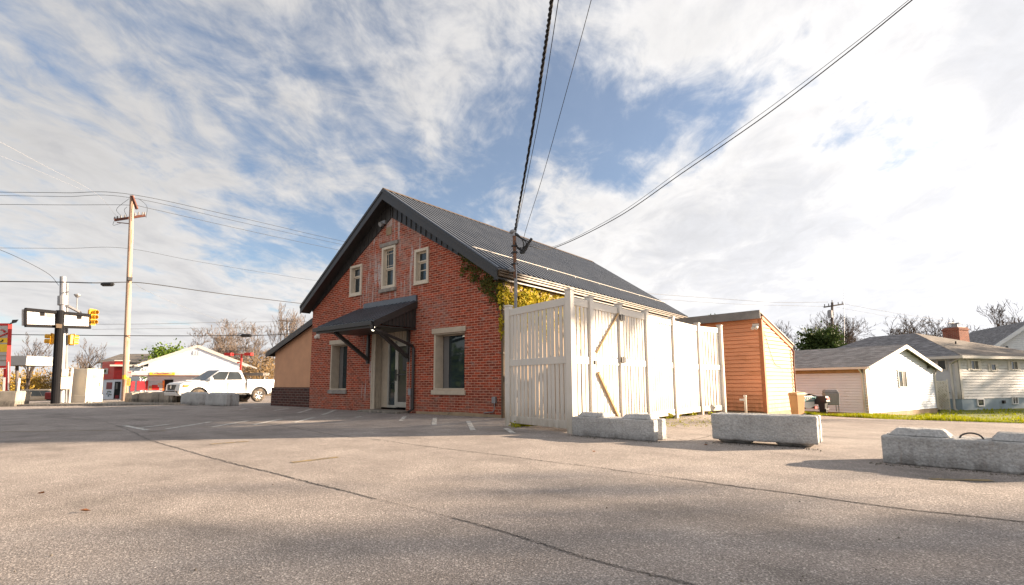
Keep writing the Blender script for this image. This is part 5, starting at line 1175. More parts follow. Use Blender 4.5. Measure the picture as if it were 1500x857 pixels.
w = MB(); w.bar(P(10, 580, Dr+.05), P(14.8, 475, Dr+.05), .13, .16); w.bar(P(-46, 475.5, Dr+.05), P(15.5, 475.5, Dr+.05), .14, .13); w.bar(P(-46, 537.5, Dr+.05), P(12, 537.5, Dr+.05), .12, .12); w.bar(P(7.5, 540, Dr+.05), P(7.5, 590, Dr+.05), .12, .12); w.build('frame', M['red'], rg)
w = MB(); w.bar(P(12.5, 575, Dr), P(12.5, 530, Dr), .05, .06); w.bar(P(6, 578, Dr-.05), P(7, 553, Dr-.05), .09, .14); w.build('conduit', M['steel'], rg)
p = P(19, 471.5, Dr); t = w = MB(); w.bar(P(15, 475, Dr), P(17, 473, Dr), .06, .06); w.hexa([P(16, 474.5, Dr-.2), P(24, 472.5, Dr-.2), P(24, 472.5, Dr+.3), P(16, 474.5, Dr+.3)], [P(18, 468.5, Dr-.2), P(27.5, 468, Dr-.2), P(27.5, 468, Dr+.3), P(18, 468.5, Dr+.3)]); w.build('flood_lamp', M['black'], rg)
q = T(20, 595.5); t = thing('planter', 'square tan concrete planter block below the red roadside sign', 'planter', q)
w = MB(Matrix.Translation(q) @ Matrix.Rotation(YAW+R(12), 4, 'Z')); w.hexa([(-1.25, .05, -.05), (0, .05, -.05), (0, 1.1, -.05), (-1.25, 1.1, -.05)], [(-1.32, 0, .74), (.05, 0, .74), (.05, 1.15, .74), (-1.32, 1.15, .74)]); w.box((-1.3, .06, .741), (.03, 1.1, .8)); w.build('body', M['concrete_tan'], t, .02)
# station canopy (pale box) far left
q = P(26, 586, 46); t = thing('station_canopy', 'white flat station canopy on a post beyond the red sign', 'canopy', q)
w = MB(); a = P(10, 534, 46); w.xf = Matrix.Translation(P(20, 528, 46)) @ Matrix.Rotation(YAW, 4, 'Z'); w.box((-1.6, 0, -.45), (1.15, 3.5, .42)); w.build('fascia', M['signwhite'], t, .02)
w = MB(); w.tube([P(25, 590, 47), P(25, 530, 47)], .12, 8); w.build('post', M['oldwood'], t)

# ================================================================== STORE
D0 = 40.; kc = P(213.5, 586, D0); kz = hgt(kc.x, kc.y)-.2; kc.z = kz
al = R(22); ku = (RT*math.cos(al)+FH*math.sin(al)); kv = (RT*-math.sin(al)+FH*math.cos(al)); kn, kl = -kv, -ku
st_ = thing('store', 'white gabled corner store with a red entrance block and window posters', 'store', kc)
KE = onwall(213.5, 531, kc, ku)[1]; KU = onwall(361, 535, kc, ku)[0]-.5; KA = onwall(290, 508, kc, ku)
ksl = (KA[1]-KE)/KA[0]
w = MB(); lim = lambda z: (max(0, (z-KE)/ksl), min(KU, KA[0]+(KA[1]-z)/((KA[1]-KE)/(KU-KA[0]))))
siding(w, kc, ku, kn, 0, KE, .2, lambda z: (0, KU), .02); siding(w, kc, ku, kn, KE, KA[1]-.05, .2, lim, .02); siding(w, kc, kv, kl, 0, KE, .2, lambda z: (0, 9), .02)
w.build('wall', M['siding'], st_)
w = MB(); rp = [kc+ku*KA[0]+V((0, 0, KA[1]+.02)), kc-ku*.5+V((0, 0, KE-.5*ksl+.02)), kc+ku*(KU+.6)+V((0, 0, KE-.25+.02))]
for e, s_ in ((rp[1], -1), (rp[2], 1)):
    q = [rp[0]-kv*.05, e-kv*.05, e+kv*9.2, rp[0]+kv*9.2]
    if s_ < 0: q = q[::-1]
    w.hexa(q, [p+V((0, 0, .12)) for p in q])
w.build('roof', M['shingle'], st_)
for e in (rp[1], rp[2]): w = MB(); w.bar(rp[0]-kv*.08+V((0, 0, .02)), e-kv*.08+V((0, 0, .02)), .05, .22); w.build('rake_board', M['white'], st_)
w = MB()
w.bar(rp[1]+V((0, 0, -.02))-kv*.5-ku*.07, rp[1]+V((0, 0, -.02))+kv*9-ku*.07, .12, .14); w.build('gutter', M['white'], st_)
u0, z1 = onwall(283, 514, kc, ku); u1, z0 = onwall(294, 520, kc, ku); w = MB()
for k in range(3): obox(w, kc, ku, kn, u0+(u1-u0)*k/3, u0+(u1-u0)*(k+.7)/3, z0, z1, .02, .05)
w.build('gable_vent', M['siding_blue'], st_)
za, zb2 = onwall(240, 545.5, kc, ku)[1], onwall(240, 550, kc, ku)[1]
w = MB(); obox(w, kc, ku, kn, -.9, KU-.0, zb2, za, -.0, 1.0); obox(w, kc, kv, kl, 0, 5.5, zb2, za+.1, .0, .9); aw = w.build('flat_awning', M['siding_old'], st_)
w = MB(); obox(w, kc, ku, kn, -.9, KU, zb2-.08, zb2-.003, .9, 1.01); w.build('edge', M['arm'], aw)
w = MB(); obox(w, kc, ku, kn, .35, 2.0, zb2+.02, za-.02, 1.003, 1.03); sgb = w.build('sign_panel', M['signyel'], aw)
w = MB(); obox(w, kc, ku, kn, .55, 1.8, zb2+.09, za-.04, 1.031, 1.04); w.build('sign_face', M['stone'], sgb)
w = MB(); q = kc+ku*.7+kn*1.05+V((0, 0, (za+zb2)/2+.02)); w.tube(smoothpath([q, q+ku*.15+V((0, 0, .05)), q+ku*.3-V((0, 0, .03)), q+ku*.5+V((0, 0, .04)), q+ku*.7-V((0, 0, .02)), q+ku*.9+V((0, 0, .03))], 5), .02, 5); w.build('sign_script', M['red'], sgb)
def poster(org, u, n, tl, br, m_, nm='window_poster', t0=.03, par=None):
    u0, z1 = onwall(*tl, org, u); u1, z0 = onwall(*br, org, u); u0, u1 = sorted((u0, u1))
    w = MB(); obox(w, org, u, n, u0, u1, z0, z1, t0, t0+.02); return w.build(nm, m_, par or st_)
pp = poster(kc, ku, kn, (217.5, 558), (237.5, 571.5), M['skyblue'])
poster(kc, ku, kn, (223, 564), (231, 571), M['red'], 'poster_shape', .051, pp); poster(kc, ku, kn, (229, 566.5), (233, 571.3), M['red'], 'poster_shape', .053, pp); poster(kc, ku, kn, (218.5, 565.5), (223, 571.3), M['brace'], 'poster_shape', .051, pp)
poster(kc, ku, kn, (231.5, 561), (238, 564.5), M['stone'], 'poster_shape', .051, pp); poster(kc, ku, kn, (234, 565), (238, 571.2), M['signwhite'], 'poster_shape', .052, pp)
poster(kc, ku, kn, (238, 557.5), (240.5, 572), M['amber'], 'poster_edge'); poster(kc, ku, kn, (214, 557.5), (217.4, 571.8), M['red'], 'poster_edge'); poster(kc, ku, kn, (240.6, 556), (252, 585), M['dark'], 'doorway', .022)
pq = poster(kc, kv, kl, (202, 558), (213.2, 571.5), M['darkred'])
for k, (x, y) in enumerate(((204.5, 562), (208.5, 562), (204, 567), (209, 567.5), (206, 569.5))): poster(kc, kv, kl, (x, y-1.4), (x+1.6, y+1.6), M['stone'] if k % 2 else M['found'], 'poster_shape', .051, pq)
poster(kc, kv, kl, (193, 558.3), (197.5, 573), M['darkred'], 'window_poster')
w = MB()
for x in (197, 210): 
    u0, z0 = onwall(x, 537, kc, kv); obox(w, kc, kv, kl, u0-.1, u0+.1, z0-.1, z0+.1, .02, .1); q = kc+kv*u0+kl*.1+V((0, 0, z0)); w.bar(q, q+kl*.4-V((0, 0, .15)), .1, .06)
w.build('wall_lamp', M['black'], st_)
# red entrance block
eb = P(163.5, 586, 44.5); eb.z = kz; eu, ev = ku, kv
E1 = onwall(163.5, 555.5, eb, eu)[1]; E2 = onwall(163.5, 529, eb, eu)[1]
# two visible faces: left face toward the road (el), right face (er)
el_u = (RT*-.86+FH*.5).normalized(); er_u = (RT*.93+FH*.37).normalized()
LL = abs(onwall(149, 545, eb, el_u)[0]); LR = 1.05
w = MB()
q = [eb, eb+er_u*LR, eb+er_u*LR+el_u*LL, eb+el_u*LL]
w.hexa([p+V((0, 0, E1)) for p in q], [p+V((0, 0, E2)) for p in q]); rbk = w.build('entrance_block', M['red'], st_)
w = MB(); q2 = [eb+er_u*.12+el_u*.12, eb+er_u*LR+el_u*.12, eb+er_u*LR+el_u*(LL-.05), eb+el_u*(LL-.05)+er_u*.12]; w.hexa([p for p in q2], [p+V((0, 0, E1-.002)) for p in q2]); w.build('entrance_wall', M['siding'], st_)
w = MB(); w.bar(eb+er_u*.0+V((0, 0, E2+.05)), eb+er_u*LR+V((0, 0, E2+.05)), .3, .08); w.build('coping', M['white'], rbk)
eln = V((-el_u.y, el_u.x, 0)); eln = eln if eln.dot(CAMP-eb) > 0 else -eln; ern = V((-er_u.y, er_u.x, 0)); ern = ern if ern.dot(CAMP-eb) > 0 else -ern
pp = poster(eb, el_u, eln, (150.5, 540), (158.5, 548), M['signwhite'], 'sign_panel', .02, rbk); poster(eb, el_u, eln, (150, 543), (153.5, 546.5), M['bluepaint'], 'sign_shape', .042, pp); poster(eb, el_u, eln, (153.5, 541.5), (156, 545.5), M['evergreen'], 'sign_shape', .043, pp)
poster(eb, el_u, eln, (155, 560), (162, 570), M['darkred'], 'window_poster', -.08); 
for k, (x, y) in enumerate(((156, 574), (158, 573.5), (160, 574), (155, 577), (158, 577.5), (160.5, 578), (157, 580))): poster(eb, el_u, eln, (x-.5, y-1), (x+.9, y+1), M['signgrey'] if k % 2 else M['curtain'], 'wall_decal', -.085)
poster(eb, er_u, ern, (168, 559), (174.5, 584), M['dark'], 'doorway', -.09); poster(eb, er_u, ern, (169.5, 561), (171.5, 570), M['blind'], 'door_notice', -.065); poster(eb, er_u, ern, (168.5, 579), (173, 584), M['darkred'], 'crate', -.065)
w = MB(); u0, z0 = onwall(172, 536, eb, er_u); obox(w, eb, er_u, ern, u0-.4, u0+1.6, z0-.05, z0+.1, 0, .5); w.build('lamp_ledge', M['white'], rbk)
# house with tan roof behind the store
bh = P(150, 560, 62); bh.z = -.9
t = thing('house', 'distant house with a tan shingle roof behind the red store entrance', 'house', bh)
w = MB(); A, B = P(148, 531, 62), P(206, 531, 62); A.z = B.z; dx = (B-A).normalized(); dy = V((-dx.y, dx.x, 0)); zt = P(150, 519, 64).z
w.prism([A+V((0, 0, -4)), A+dy*7+V((0, 0, -4)), A+dy*7, A+dy*3.5+V((0, 0, zt-A.z-.15)), A], (B-A)); w.build('wall', M['siding_blue'], t)
w = MB()
for s_ in (0, 1):
    e = A+dy*(-.4 if s_ == 0 else 7.4)-dx*.4+V((0, 0, -.1)); r_ = A+dy*3.5-dx*.4+V((0, 0, zt-A.z)); L_ = dx*((B-A).length+.8)
    q = [e, e+L_, r_+L_, r_]; q = q if s_ == 0 else q[::-1]
    w.hexa(q, [p+V((0, 0, .12)) for p in q])
w.build('roof', M['shingle_tan'], t)
# red double lamp by the truck
lpB = P(350, 586, 37); lpB.z = hgt(lpB.x, lpB.y); lt = P(350, 519, 37)
t = thing('lamp_post', 'red lamp post with two box heads standing behind the white truck', 'lamp post', lpB)
w = MB(); w.tube([lpB, V((lpB.x, lpB.y, lt.z))], .07, 8); w.tube([lt+V((0, 0, -.65)), lt+V((0, 0, -.55))], .1, 8); w.build('post', M['red'], t)
w = MB(); w.bar(lt-RT*.9, lt+RT*.9, .06, .06); w.build('arm', M['red'], t)
for s_ in (-1, 1): w = MB(Matrix.Translation(lt+RT*s_*.72) @ Matrix.Rotation(YAW, 4, 'Z')); w.box((-.24, -.2, -.1), (.24, .2, .1)); w.build('lamp_head', M['red'], t, .02)
# low bus shelter roof behind the truck bed
q = P(374, 586, 44); q.z = hgt(q.x, q.y); t = thing('shelter', 'small flat roofed open shelter far behind the truck bed', 'shelter', q)
w = MB(Matrix.Translation(P(370, 548, 44)) @ Matrix.Rotation(YAW, 4, 'Z')); w.box((-.9, 0, -.12), (.9, 1.2, .12)); w.build('roof', M['greystone'], t)
for s_ in (-.7, 0.75): w = MB(Matrix.Translation(P(370, 548, 44)) @ Matrix.Rotation(YAW, 4, 'Z')); w.tube([(s_, .6, -2.4), (s_, .6, -.12)], .05, 6); w.build('post', M['white'], t)
# ================================================================== TREES
def grow(seed, H, spread, levels=5, trunk_r=.16, up=.25, n_main=7, twig=.014, lean=(0, 0), first=.22):
    """limbs and twigs of a bare tree of height H standing at the origin"""
    rng = random.Random(seed); big, small, tips = MB(), MB(), []
    def branch(p, d, L, r, lv):
        n = 4 if lv < 2 else 3; pts = [p]; q = p.copy(); dd = d.copy()
        for i in range(n):
            dd = (dd+V((rng.gauss(0, .16), rng.gauss(0, .16), rng.gauss(0, .1)+up*.25))).normalized(); q = q+dd*L/n; pts.append(q)
        rad = [max(twig*.6, r*(1-.62*i/n)) for i in range(n+1)]
        (big if lv < 2 else small).tube(pts, rad, 7 if lv == 0 else (5 if lv < 2 else 3), cap=False)
        if lv >= levels: tips.append(pts[-1]); return
        k = n_main if lv == 0 else rng.choice((3, 4, 4, 5)) if lv < 3 else rng.choice((2, 3, 3))
        for j in range(k):
            t = first+(1-first)*(j+.6)/k if lv == 0 else .3+.7*(j+rng.random()*.8)/k
            t = min(t, 1); f = t*n; i = min(n-1, int(f)); s = pts[i].lerp(pts[i+1], f-i)
            ax = (pts[i+1]-pts[i]).normalized(); o = ax.orthogonal().normalized(); o.rotate(Matrix.Rotation(rng.uniform(0, 6.28), 3, ax))
            sp = rng.uniform(.55, 1.05)*spread
            nd_ = (ax+o*sp).normalized(); nd_ = (nd_+V((0, 0, up))).normalized()
            branch(s, nd_, L*rng.uniform(.42, .68)*(1.15-.45*t if lv == 0 else 1), r*(1-.5*t)*.55, lv+1)
    branch(V((0, 0, 0)), V((lean[0], lean[1], 1)).normalized(), H*.62, trunk_r, 0)
    return big, small, tips
def mv(mb, p):
    for v in mb.v: v += p
    return mb
def bare_tree(label, p, H, seed, m_t, m_c, **kw):
    t = thing('bare_tree', label, 'tree', p, kw.pop('group', None)); b_, s_, _ = grow(seed, H, **kw)
    mv(b_, V(p)).build('trunk', m_t, t, smooth=True, angle=60); mv(s_, V(p)).build('crown', m_c, t); return t
def ground_at(px, D): p = P(px, 585, D); p.z = hgt(p.x, p.y); return p
def top_h(px, y, D, p): return P(px, y, D).z-p.z
GL_ = 'bare trees behind the corner store'; GR_ = 'bare trees beyond the houses'
def spot(px, ytop, D): p = ground_at(px, D); return p, top_h(px, ytop, D, p)
pA, hA = spot(310, 466, 58); tA = bare_tree('bare tree rising directly over the store gable peak', pA, hA, 3, M['twig'], M['twig'], spread=.95, levels=5, trunk_r=.2, up=.16, n_main=8, twig=.02, group=GL_)
pB, hB = spot(424, 446, 52); tB = bare_tree('tallest bare tree with upright twigs beside the stucco wing', pB, hB, 11, M['twig'], M['twig'], spread=.6, levels=5, trunk_r=.18, up=.42, n_main=9, twig=.018, group=GL_)
pC, hC = spot(115, 496, 50); tC = bare_tree('dark bare tree behind the cream traffic cabinet', pC, hC, 21, M['twigdark'], M['twigdark'], spread=.8, levels=4, trunk_r=.17, up=.3, n_main=7, twig=.018, first=.35)
def tcopy(src, h0, px, ytop, D, label, group=None, rot=None, wide=1.):
    p, h_ = spot(px, ytop, D); c = copy_tree(src); c.location = p; k = h_/h0; c.scale = (k*wide, k*wide, k); c.rotation_euler.z = rot if rot is not None else random.uniform(0, 6.28); c['label'] = label
    if group: c['group'] = group
    return c
tcopy(tA, hA, 262, 477, 62, 'low bare tree at the left of the store roof behind the green leaved tree', GL_, wide=1.15)
tcopy(tA, hA, 352, 468, 66, 'bare tree behind the red double lamp post', GL_)
tcopy(tA, hA, 388, 476, 60, 'spreading bare tree between the red lamp and the tallest tree', GL_, wide=1.1)
tcopy(tA, hA, 405, 512, 44, 'low leaning bare tree close to the stucco wing eave', GL_, wide=1.5)
tcopy(tC, hC, 29, 487, 56, 'thin dark bare tree behind the station canopy', 'bare tree')
tcopy(tB, hB, 452, 462, 70, 'bare tree half hidden by the brick wall corner', GL_)
tcopy(tB, hB, 333, 474, 75, 'upright bare tree farthest back above the store roof ridge', GL_, wide=1.3)
pD, hD = spot(1198, 463, 62); tD = bare_tree('tallest bare tree just left of the distant power pole', pD, hD, 31, M['twigdark'], M['twigdark'], spread=.8, levels=5, trunk_r=.2, up=.22, n_main=13, twig=.02, group=GR_)
for px, y, D, lab, wd in ((1168, 474, 60, 'bare tree beside the edge of the orange shed roof', 1.1), (1238, 466, 66, 'bare tree standing right of the thin antenna mast', 1.), (1272, 472, 64, 'bare tree with yellowish twigs over the garage ridge', 1.2), (1318, 466, 70, 'bare tree above the peak of the bungalow roof', 1.2), (1352, 470, 74, 'bare tree between the bungalow roof peak and the chimney', 1.2), (1392, 480, 80, 'small bare tree behind the brick chimney', 1.2), (1490, 449, 60, 'bare tree above the pale two storey house', 1.), (1255, 470, 78, 'bare tree deep behind the antenna mast', 1.3), (1372, 476, 68, 'low bare tree just left of the brick chimney', 1.3)):
    tcopy(tD if px != 1272 else tA, hD if px != 1272 else hA, px, y, D, lab, GR_, wide=wd)
# leafy masses
def crown_tree(name, label, p, H, Rr, m_, n, size, blobs=14, zlo=.25, seed=0, cone=False, cat='tree', trunk=True):
    rng = random.Random(seed); t = thing(name, label, cat, p); w = MB(); cl = []
    for _ in range(blobs):
        z = rng.uniform(zlo, .95); rr = Rr*((1-z)*1.25 if cone else math.sqrt(max(.05, 1-((z-.55)/.5)**2)))
        a = rng.uniform(0, 6.28); k = math.sqrt(rng.random()); cl.append((V(p)+V((rr*k*math.cos(a), rr*k*math.sin(a), z*H)), Rr*.24))
    st8 = random.getstate(); random.seed(seed); leaves(w, cl, n, size, (1, 1, .8)); random.setstate(st8)
    w.build('crown', m_, t)
    if trunk:
        w = MB(); w.tube([V(p), V(p)+V((.05, 0, H*.35)), V(p)+V((0, .05, H*.7))], [Rr*.07, Rr*.05, Rr*.02], 7)
        for _ in range(5): a = rng.uniform(0, 6.28); w.tube([V(p)+V((0, 0, H*rng.uniform(.25, .6))), V(p)+V((Rr*.6*math.cos(a), Rr*.6*math.sin(a), H*rng.uniform(.5, .85)))], [Rr*.03, Rr*.01], 5)
        w.build('trunk', M['bark'], t)
    return t
p, h_ = spot(242, 506, 56); crown_tree('leafy_tree', 'fresh green leafed tree showing over the store roof', p, h_, 2.3, M['greenleaf'], 2600, .16, 18, .45, 1)
p, h_ = spot(47, 553, 62); crown_tree('willow', 'rounded yellow budding willow above the beige minivan', p, h_, 2.6, M['willow'], 3200, .14, 22, .15, 2)
p, h_ = spot(1212, 483.5, 46); crown_tree('evergreen_tree', 'dense dark evergreen below the distant power pole', p, h_, 1.75, M['evergreen'], 15000, .15, 60, .1, 3)
p, h_ = spot(1053, 460, 48); crown_tree('evergreen_tree', 'evergreen tip just showing over the orange shed roof', p, h_, 1.1, M['evergreen'], 1800, .12, 20, .1, 4, True)
w = MB(); cl = []
rng = random.Random(9)
for k in range(90):
    px = rng.uniform(-40, 150); D = rng.uniform(62, 85); p = ground_at(px, D); cl.append((p+V((0, 0, rng.uniform(.2, 1)*(P(px, 541, D).z-p.z)*.93)), 1.0))
for k in range(80):
    px = rng.uniform(340, 440); D = rng.uniform(55, 75); p = ground_at(px, D); cl.append((p+V((0, 0, rng.uniform(.1, 1)*(P(px, 528, D).z-p.z)*.95)), .8))
leaves(w, cl, 9000, .16, (1, 1, .8))
for p, _ in cl[::1]:
    for j in range(5): q = p+V((rng.gauss(0, .8), rng.gauss(0, .8), -2)); w.tube([q, q+V((rng.gauss(0, .5), rng.gauss(0, .5), rng.uniform(2.5, 4.2)))], .018, 3, cap=False)
stuff(w.build('thicket', M['brush']), 'brown leafless thicket along the horizon behind the road', 'thicket')
w = MB(); cl = []
for k in range(140):
    px = rng.uniform(1120, 1600); D = rng.uniform(75, 100); p = ground_at(px, D); cl.append((p+V((0, 0, rng.uniform(.1, 1)*(P(px, 512, D).z-p.z)*.9)), .9))
leaves(w, cl, 5000, .18, (1, 1, .8))
for p, _ in cl:
    for j in range(4): q = p+V((rng.gauss(0, .8), rng.gauss(0, .8), -2)); w.tube([q, q+V((rng.gauss(0, .5), rng.gauss(0, .5), rng.uniform(2.5, 4.5)))], .02, 3, cap=False)
stuff(w.build('thicket', M['brush']), 'distant leafless thicket behind the houses', 'thicket')

# distant power pole and antenna
D = 55; q = ground_at(1219.5, D); t = thing('utility_pole', 'distant dark utility pole with a transformer above the evergreen', 'utility pole', q)
tq = P(1219, 443, D); w = MB(); w.tube([q, tq], [.16, .12], 8); w.build('shaft', M['oldwood'], t)
w = MB(); w.bar(P(1207, 450, D), P(1235, 445.5, D+.5), .12, .14); w.build('crossarm', M['oldwood'], t)
w = MB(); c = P(1216, 460, D-.2); w.tube([c-V((0, 0, .4)), c+V((0, 0, .38)), c+V((0, 0, .45))], [.24, .24, .1], 10); w.build('transformer', M['steel'], t)
for x, y in ((1208, 449), (1214, 448), (1219, 443), (1228, 446), (1234, 445)): c = P(x, y, D); w = MB(); w.tube([c, c+V((0, 0, .25))], .05, 6); w.build('insulator', M['signgrey'], t)
q = ground_at(1238, 50); t = thing('antenna_mast', 'hair thin antenna mast rising above the bare trees', 'antenna', q)
w = MB(); w.tube([q, P(1236.5, 440, 50), P(1236.5, 411, 50)], [.03, .022, .018], 5); w.build('rod', M['steel'], t)
D = 66; q = ground_at(421, D); t = thing('utility_pole', 'faint tan crossarm utility pole behind the tallest bare tree', 'utility pole', q)
w = MB(); w.tube([q, P(420.5, 466, D)], [.14, .1], 8); w.build('shaft', M['oldwood'], t)
w = MB(); w.bar(P(408, 469, D), P(433, 471.5, D), .12, .16); w.bar(P(409, 482, D), P(431, 484, D), .1, .12); w.build('crossarm', M['wood'], t)

# ================================================================== CABLES
def cable(label, pts, r, m_='cable', n=10, extra=None):
    """pts: (px, py, depth) or world points"""
    q = smoothpath([P(*p) if not isinstance(p, V) else p for p in pts], n)
    w = MB(); w.tube(q, r, 5)
    if extra: extra(w, q)
    return tag(w.build('overhead_cable', M[m_], smooth=False), label, 'cable', 'overhead cables')
MT = V((.41, .03, 4.62))
def twist(w, q):
    for ph in (0, 2.1, 4.2):
        pts = []
        for i in range(len(q)):
            a = i*.9+ph; pts.append(q[i]+RT*.022*math.cos(a)+V((0, 0, .022*math.sin(a))))
        w.tube(pts, .013, 5)
cable('thick twisted black service cable running from the mast overhead', [MT, (764, 282, 13.1), (783, 172, 10.2), (797, 80, 8.4), (808, 0, 7.2), (822, -130, 5.6), (850, -420, 3.8)], .012, extra=twist, n=22)
cable('thin black wire close beside the thick twisted service cable', [V((.45, .03, 4.6)), (772, 262, 12.6), (795, 145, 9.8), (818, 0, 7.4), (836, -130, 5.8), (870, -420, 4)], .0075)
cable('lone thin black wire slanting over the roof to the top edge of the picture', [V((.66, .1, 4.2)), (768, 345, 13.4), (795, 258, 12), (828, 140, 10), (866, 0, 8), (900, -140, 6.4), (960, -420, 4.6)], .0065)
cable('lower heavier wire of the long pair sloping up to the right', [V((.75, .12, 4.3)), (812, 363, 15), (905, 318, 14), (1000, 253, 12.6), (1120, 170, 11), (1230, 86, 9.6), (1336, 0, 8.4), (1520, -150, 7)], .012)
cable('upper thinner wire of the long pair sloping up to the right', [V((.78, .12, 4.33)), (815, 360, 15), (905, 314, 14), (1000, 247, 12.6), (1120, 163, 11), (1230, 80, 9.6), (1331, 0, 8.4), (1510, -150, 7)], .006)
Wd = Dp
cable('highest wire over the tall wooden pole', [(-80, 280.5, Wd-3), (0, 281.5, Wd-2), (95, 282.5, Wd-1), (193, 285, Wd), (350, 318.5, Wd+9), (505, 354, Wd+20), (640, 380, Wd+30)], .017)
cable('middle wire over the tall wooden pole', [(-80, 285.5, Wd-3), (0, 286.5, Wd-2), (95, 288, Wd-1), (190, 289.5, Wd), (350, 325, Wd+9), (500, 358, Wd+20), (640, 386, Wd+30)], .014)
cable('lowest of the three wires at the top of the tall wooden pole', [(-80, 299.2, Wd-3), (0, 299.5, Wd-2), (95, 300.2, Wd-1), (189, 300.5, Wd), (222, 306, Wd+2), (350, 335, Wd+9), (490, 365, Wd+20), (640, 394, Wd+30)], .015)
cable('thin wire crossing the wooden pole below its crossarm', [(-80, 363, Wd-3), (0, 363.3, Wd-2), (100, 363.8, Wd-1), (187, 364, Wd), (300, 385, Wd+8), (462, 411, Wd+20), (620, 432, Wd+30)], .011)
def splice(*c):
    def f(w, q): 
        a, b_ = P(*c[0]), P(*c[1]); w.tube([a, a.lerp(b_, .15), a.lerp(b_, .85), b_], [.05, .12, .12, .05], 8)
    return f
cable('thick black cable with a splice case between the signal pole and the wooden pole', [(-80, 411.5, Dk), (0, 412.3, Dk), (90, 413.3, Dk+.8), (140, 414.5, Dk), (190, 413.5, Dp), (230, 417, Dp+3), (330, 431, Dp+10), (445, 445, Dp+18), (600, 462, Dp+30)], .03, extra=splice((148, 416.5, Dk), (167, 416.5, Dk)))
cable('black cable with a splice case in front of the bare trees', [(-80, 489, 33), (0, 490, 33), (100, 491, 33), (240, 492, 35), (350, 491.5, 37), (400, 490.5, 38), (460, 486.5, 40), (560, 482, 44)], .026, extra=splice((352, 491.5, 37), (369, 491.5, 37)))
cable('faint grey cable low before the store roof, upper', [(140, 475, 46), (220, 474.5, 46), (340, 472, 48), (460, 471, 50), (560, 470, 52)], .016, 'signgrey')
cable('faint grey cable low before the store roof, lower', [(135, 482.5, 45), (220, 481.5, 45), (345, 480, 47), (460, 476, 50)], .012, 'signgrey')
cable('thin curving wire falling to the grey signal pole top', [(-60, 345, 24), (0, 366, Dk-2), (40, 384, Dk-1), (72, 402, Dg), (86, 418, Dg)], .012)
cable('very pale guy wire high at the left edge', [(-60, 180, 22), (0, 208, 23), (60, 240, 26), (140, 283, Dp-.5), (172, 318, Dp)], .007, 'palecable')
cable('second very pale wire below the pale guy wire', [(-60, 205, 22), (0, 228, 23), (60, 252, 26), (120, 278, Dp-.5)], .005, 'palecable')
cable('faint wire drooping from the wooden pole to the far trees', [(196, 414, Dp), (215, 426, Dp+4), (270, 450, Dp+12), (330, 472, Dp+24)], .009, 'signgrey')
cable('distant wire from the brick roof to the far right pole, upper', [(930, 428, 42), (975, 432, 45), (1060, 438, 49), (1140, 443, 52), (1213, 442.5, 55)], .016, 'signgrey')
cable('distant wire from the brick roof to the far right pole, lower', [(930, 435, 42), (985, 439.5, 45), (1080, 445.5, 49), (1208, 449, 55)], .013, 'signgrey')
cable('distant wire from the far right pole toward the chimney, upper', [(1233, 444.5, 55), (1290, 455, 57), (1360, 466, 60), (1430, 473, 64), (1560, 478, 72)], .015, 'signgrey')
cable('distant wire from the far right pole toward the chimney, lower', [(1225, 450, 55), (1270, 458, 57), (1330, 468, 60), (1420, 476, 64), (1560, 481, 72)], .011, 'signgrey')

p = T(1492, 618); t = thing('log', 'weathered brown log lying at the lawn edge by the right border', 'log', p)
w = MB(); w.tube([p+RT*-.16+V((0, 0, .02)), p+RT*.1+V((0, 0, .03)), p+RT*.5+FH*.1+V((0, 0, .025))], [.02, .035, .03], 7); w.tube([p+RT*.05+V((0, 0, .04)), p+RT*.2+FH*.1+V((0, 0, .09))], [.015, .008], 5); w.build('trunk', M['bark'], t)
w = MB(); rg_ = random.Random(77)
for i in range(350):
    if i < 200: a, b_ = rg_.choice((((3.7, -2.64), (5.3, -2.68)), ((5.8, -2.26), (7.3, -2.24)), ((7.8, -3.09), (9.4, -3.24)))); t_ = rg_.random(); q = V((a[0]+(b_[0]-a[0])*t_+rg_.gauss(0, .03), a[1]+(b_[1]-a[1])*t_-abs(rg_.gauss(0, .07)), 0))
    elif i < 320: q = V((rg_.uniform(-9, 0), -abs(rg_.gauss(0, .15))-.03, 0))
    else: q = T(rg_.uniform(0, 1500), rg_.uniform(640, 860)**1.0)
    q.z = hgt(q.x, q.y); s_ = rg_.uniform(.003, .008) if i >= 320 else rg_.uniform(.004, .012); n_ = 5; pts = []
    for z, k in ((0, 1.), (s_*.8, .9), (s_*1.3, .4)):
        for j in range(n_): an = 6.283*j/n_+z*40; pts.append(q+V((math.cos(an)*s_*k*rg_.uniform(.7, 1.3), math.sin(an)*s_*k*rg_.uniform(.7, 1.3), z)))
    w.add(pts, [[r_*n_+j, r_*n_+(j+1) % n_, (r_+1)*n_+(j+1) % n_, (r_+1)*n_+j] for r_ in range(2) for j in range(n_)]+[[2*n_+j for j in range(n_)]])
stuff(w.build('gravel', M['concrete_tan']), 'loose grit and small stones scattered on the asphalt and along the block bases', 'gravel')
# small debris on the asphalt
for (x, y), lab in zip(((60, 725), (124, 751), (870, 663), (1034, 653)), ('curled brown leaf lying on the sunlit asphalt at the left', 'small dry leaf nearer the bottom left corner', 'tiny dry leaf in front of the lugged concrete block', 'pale scrap lying below the upside down concrete block')):
    p = T(x, y, .012); w = MB(); a = random.uniform(0, 6); u = V((math.cos(a), math.sin(a), 0))*.035; v_ = V((-u.y, u.x, 0))*.5
    w.add([p-u, p-v_+V((0, 0, .012)), p+u+V((0, 0, .008)), p+v_+V((0, 0, .014)), p+V((0, 0, -.002))], [[0, 1, 4], [1, 2, 4], [2, 3, 4], [3, 0, 4]])
    tag(w.build('dry_leaf', M['dryleaf']), lab, 'leaf')

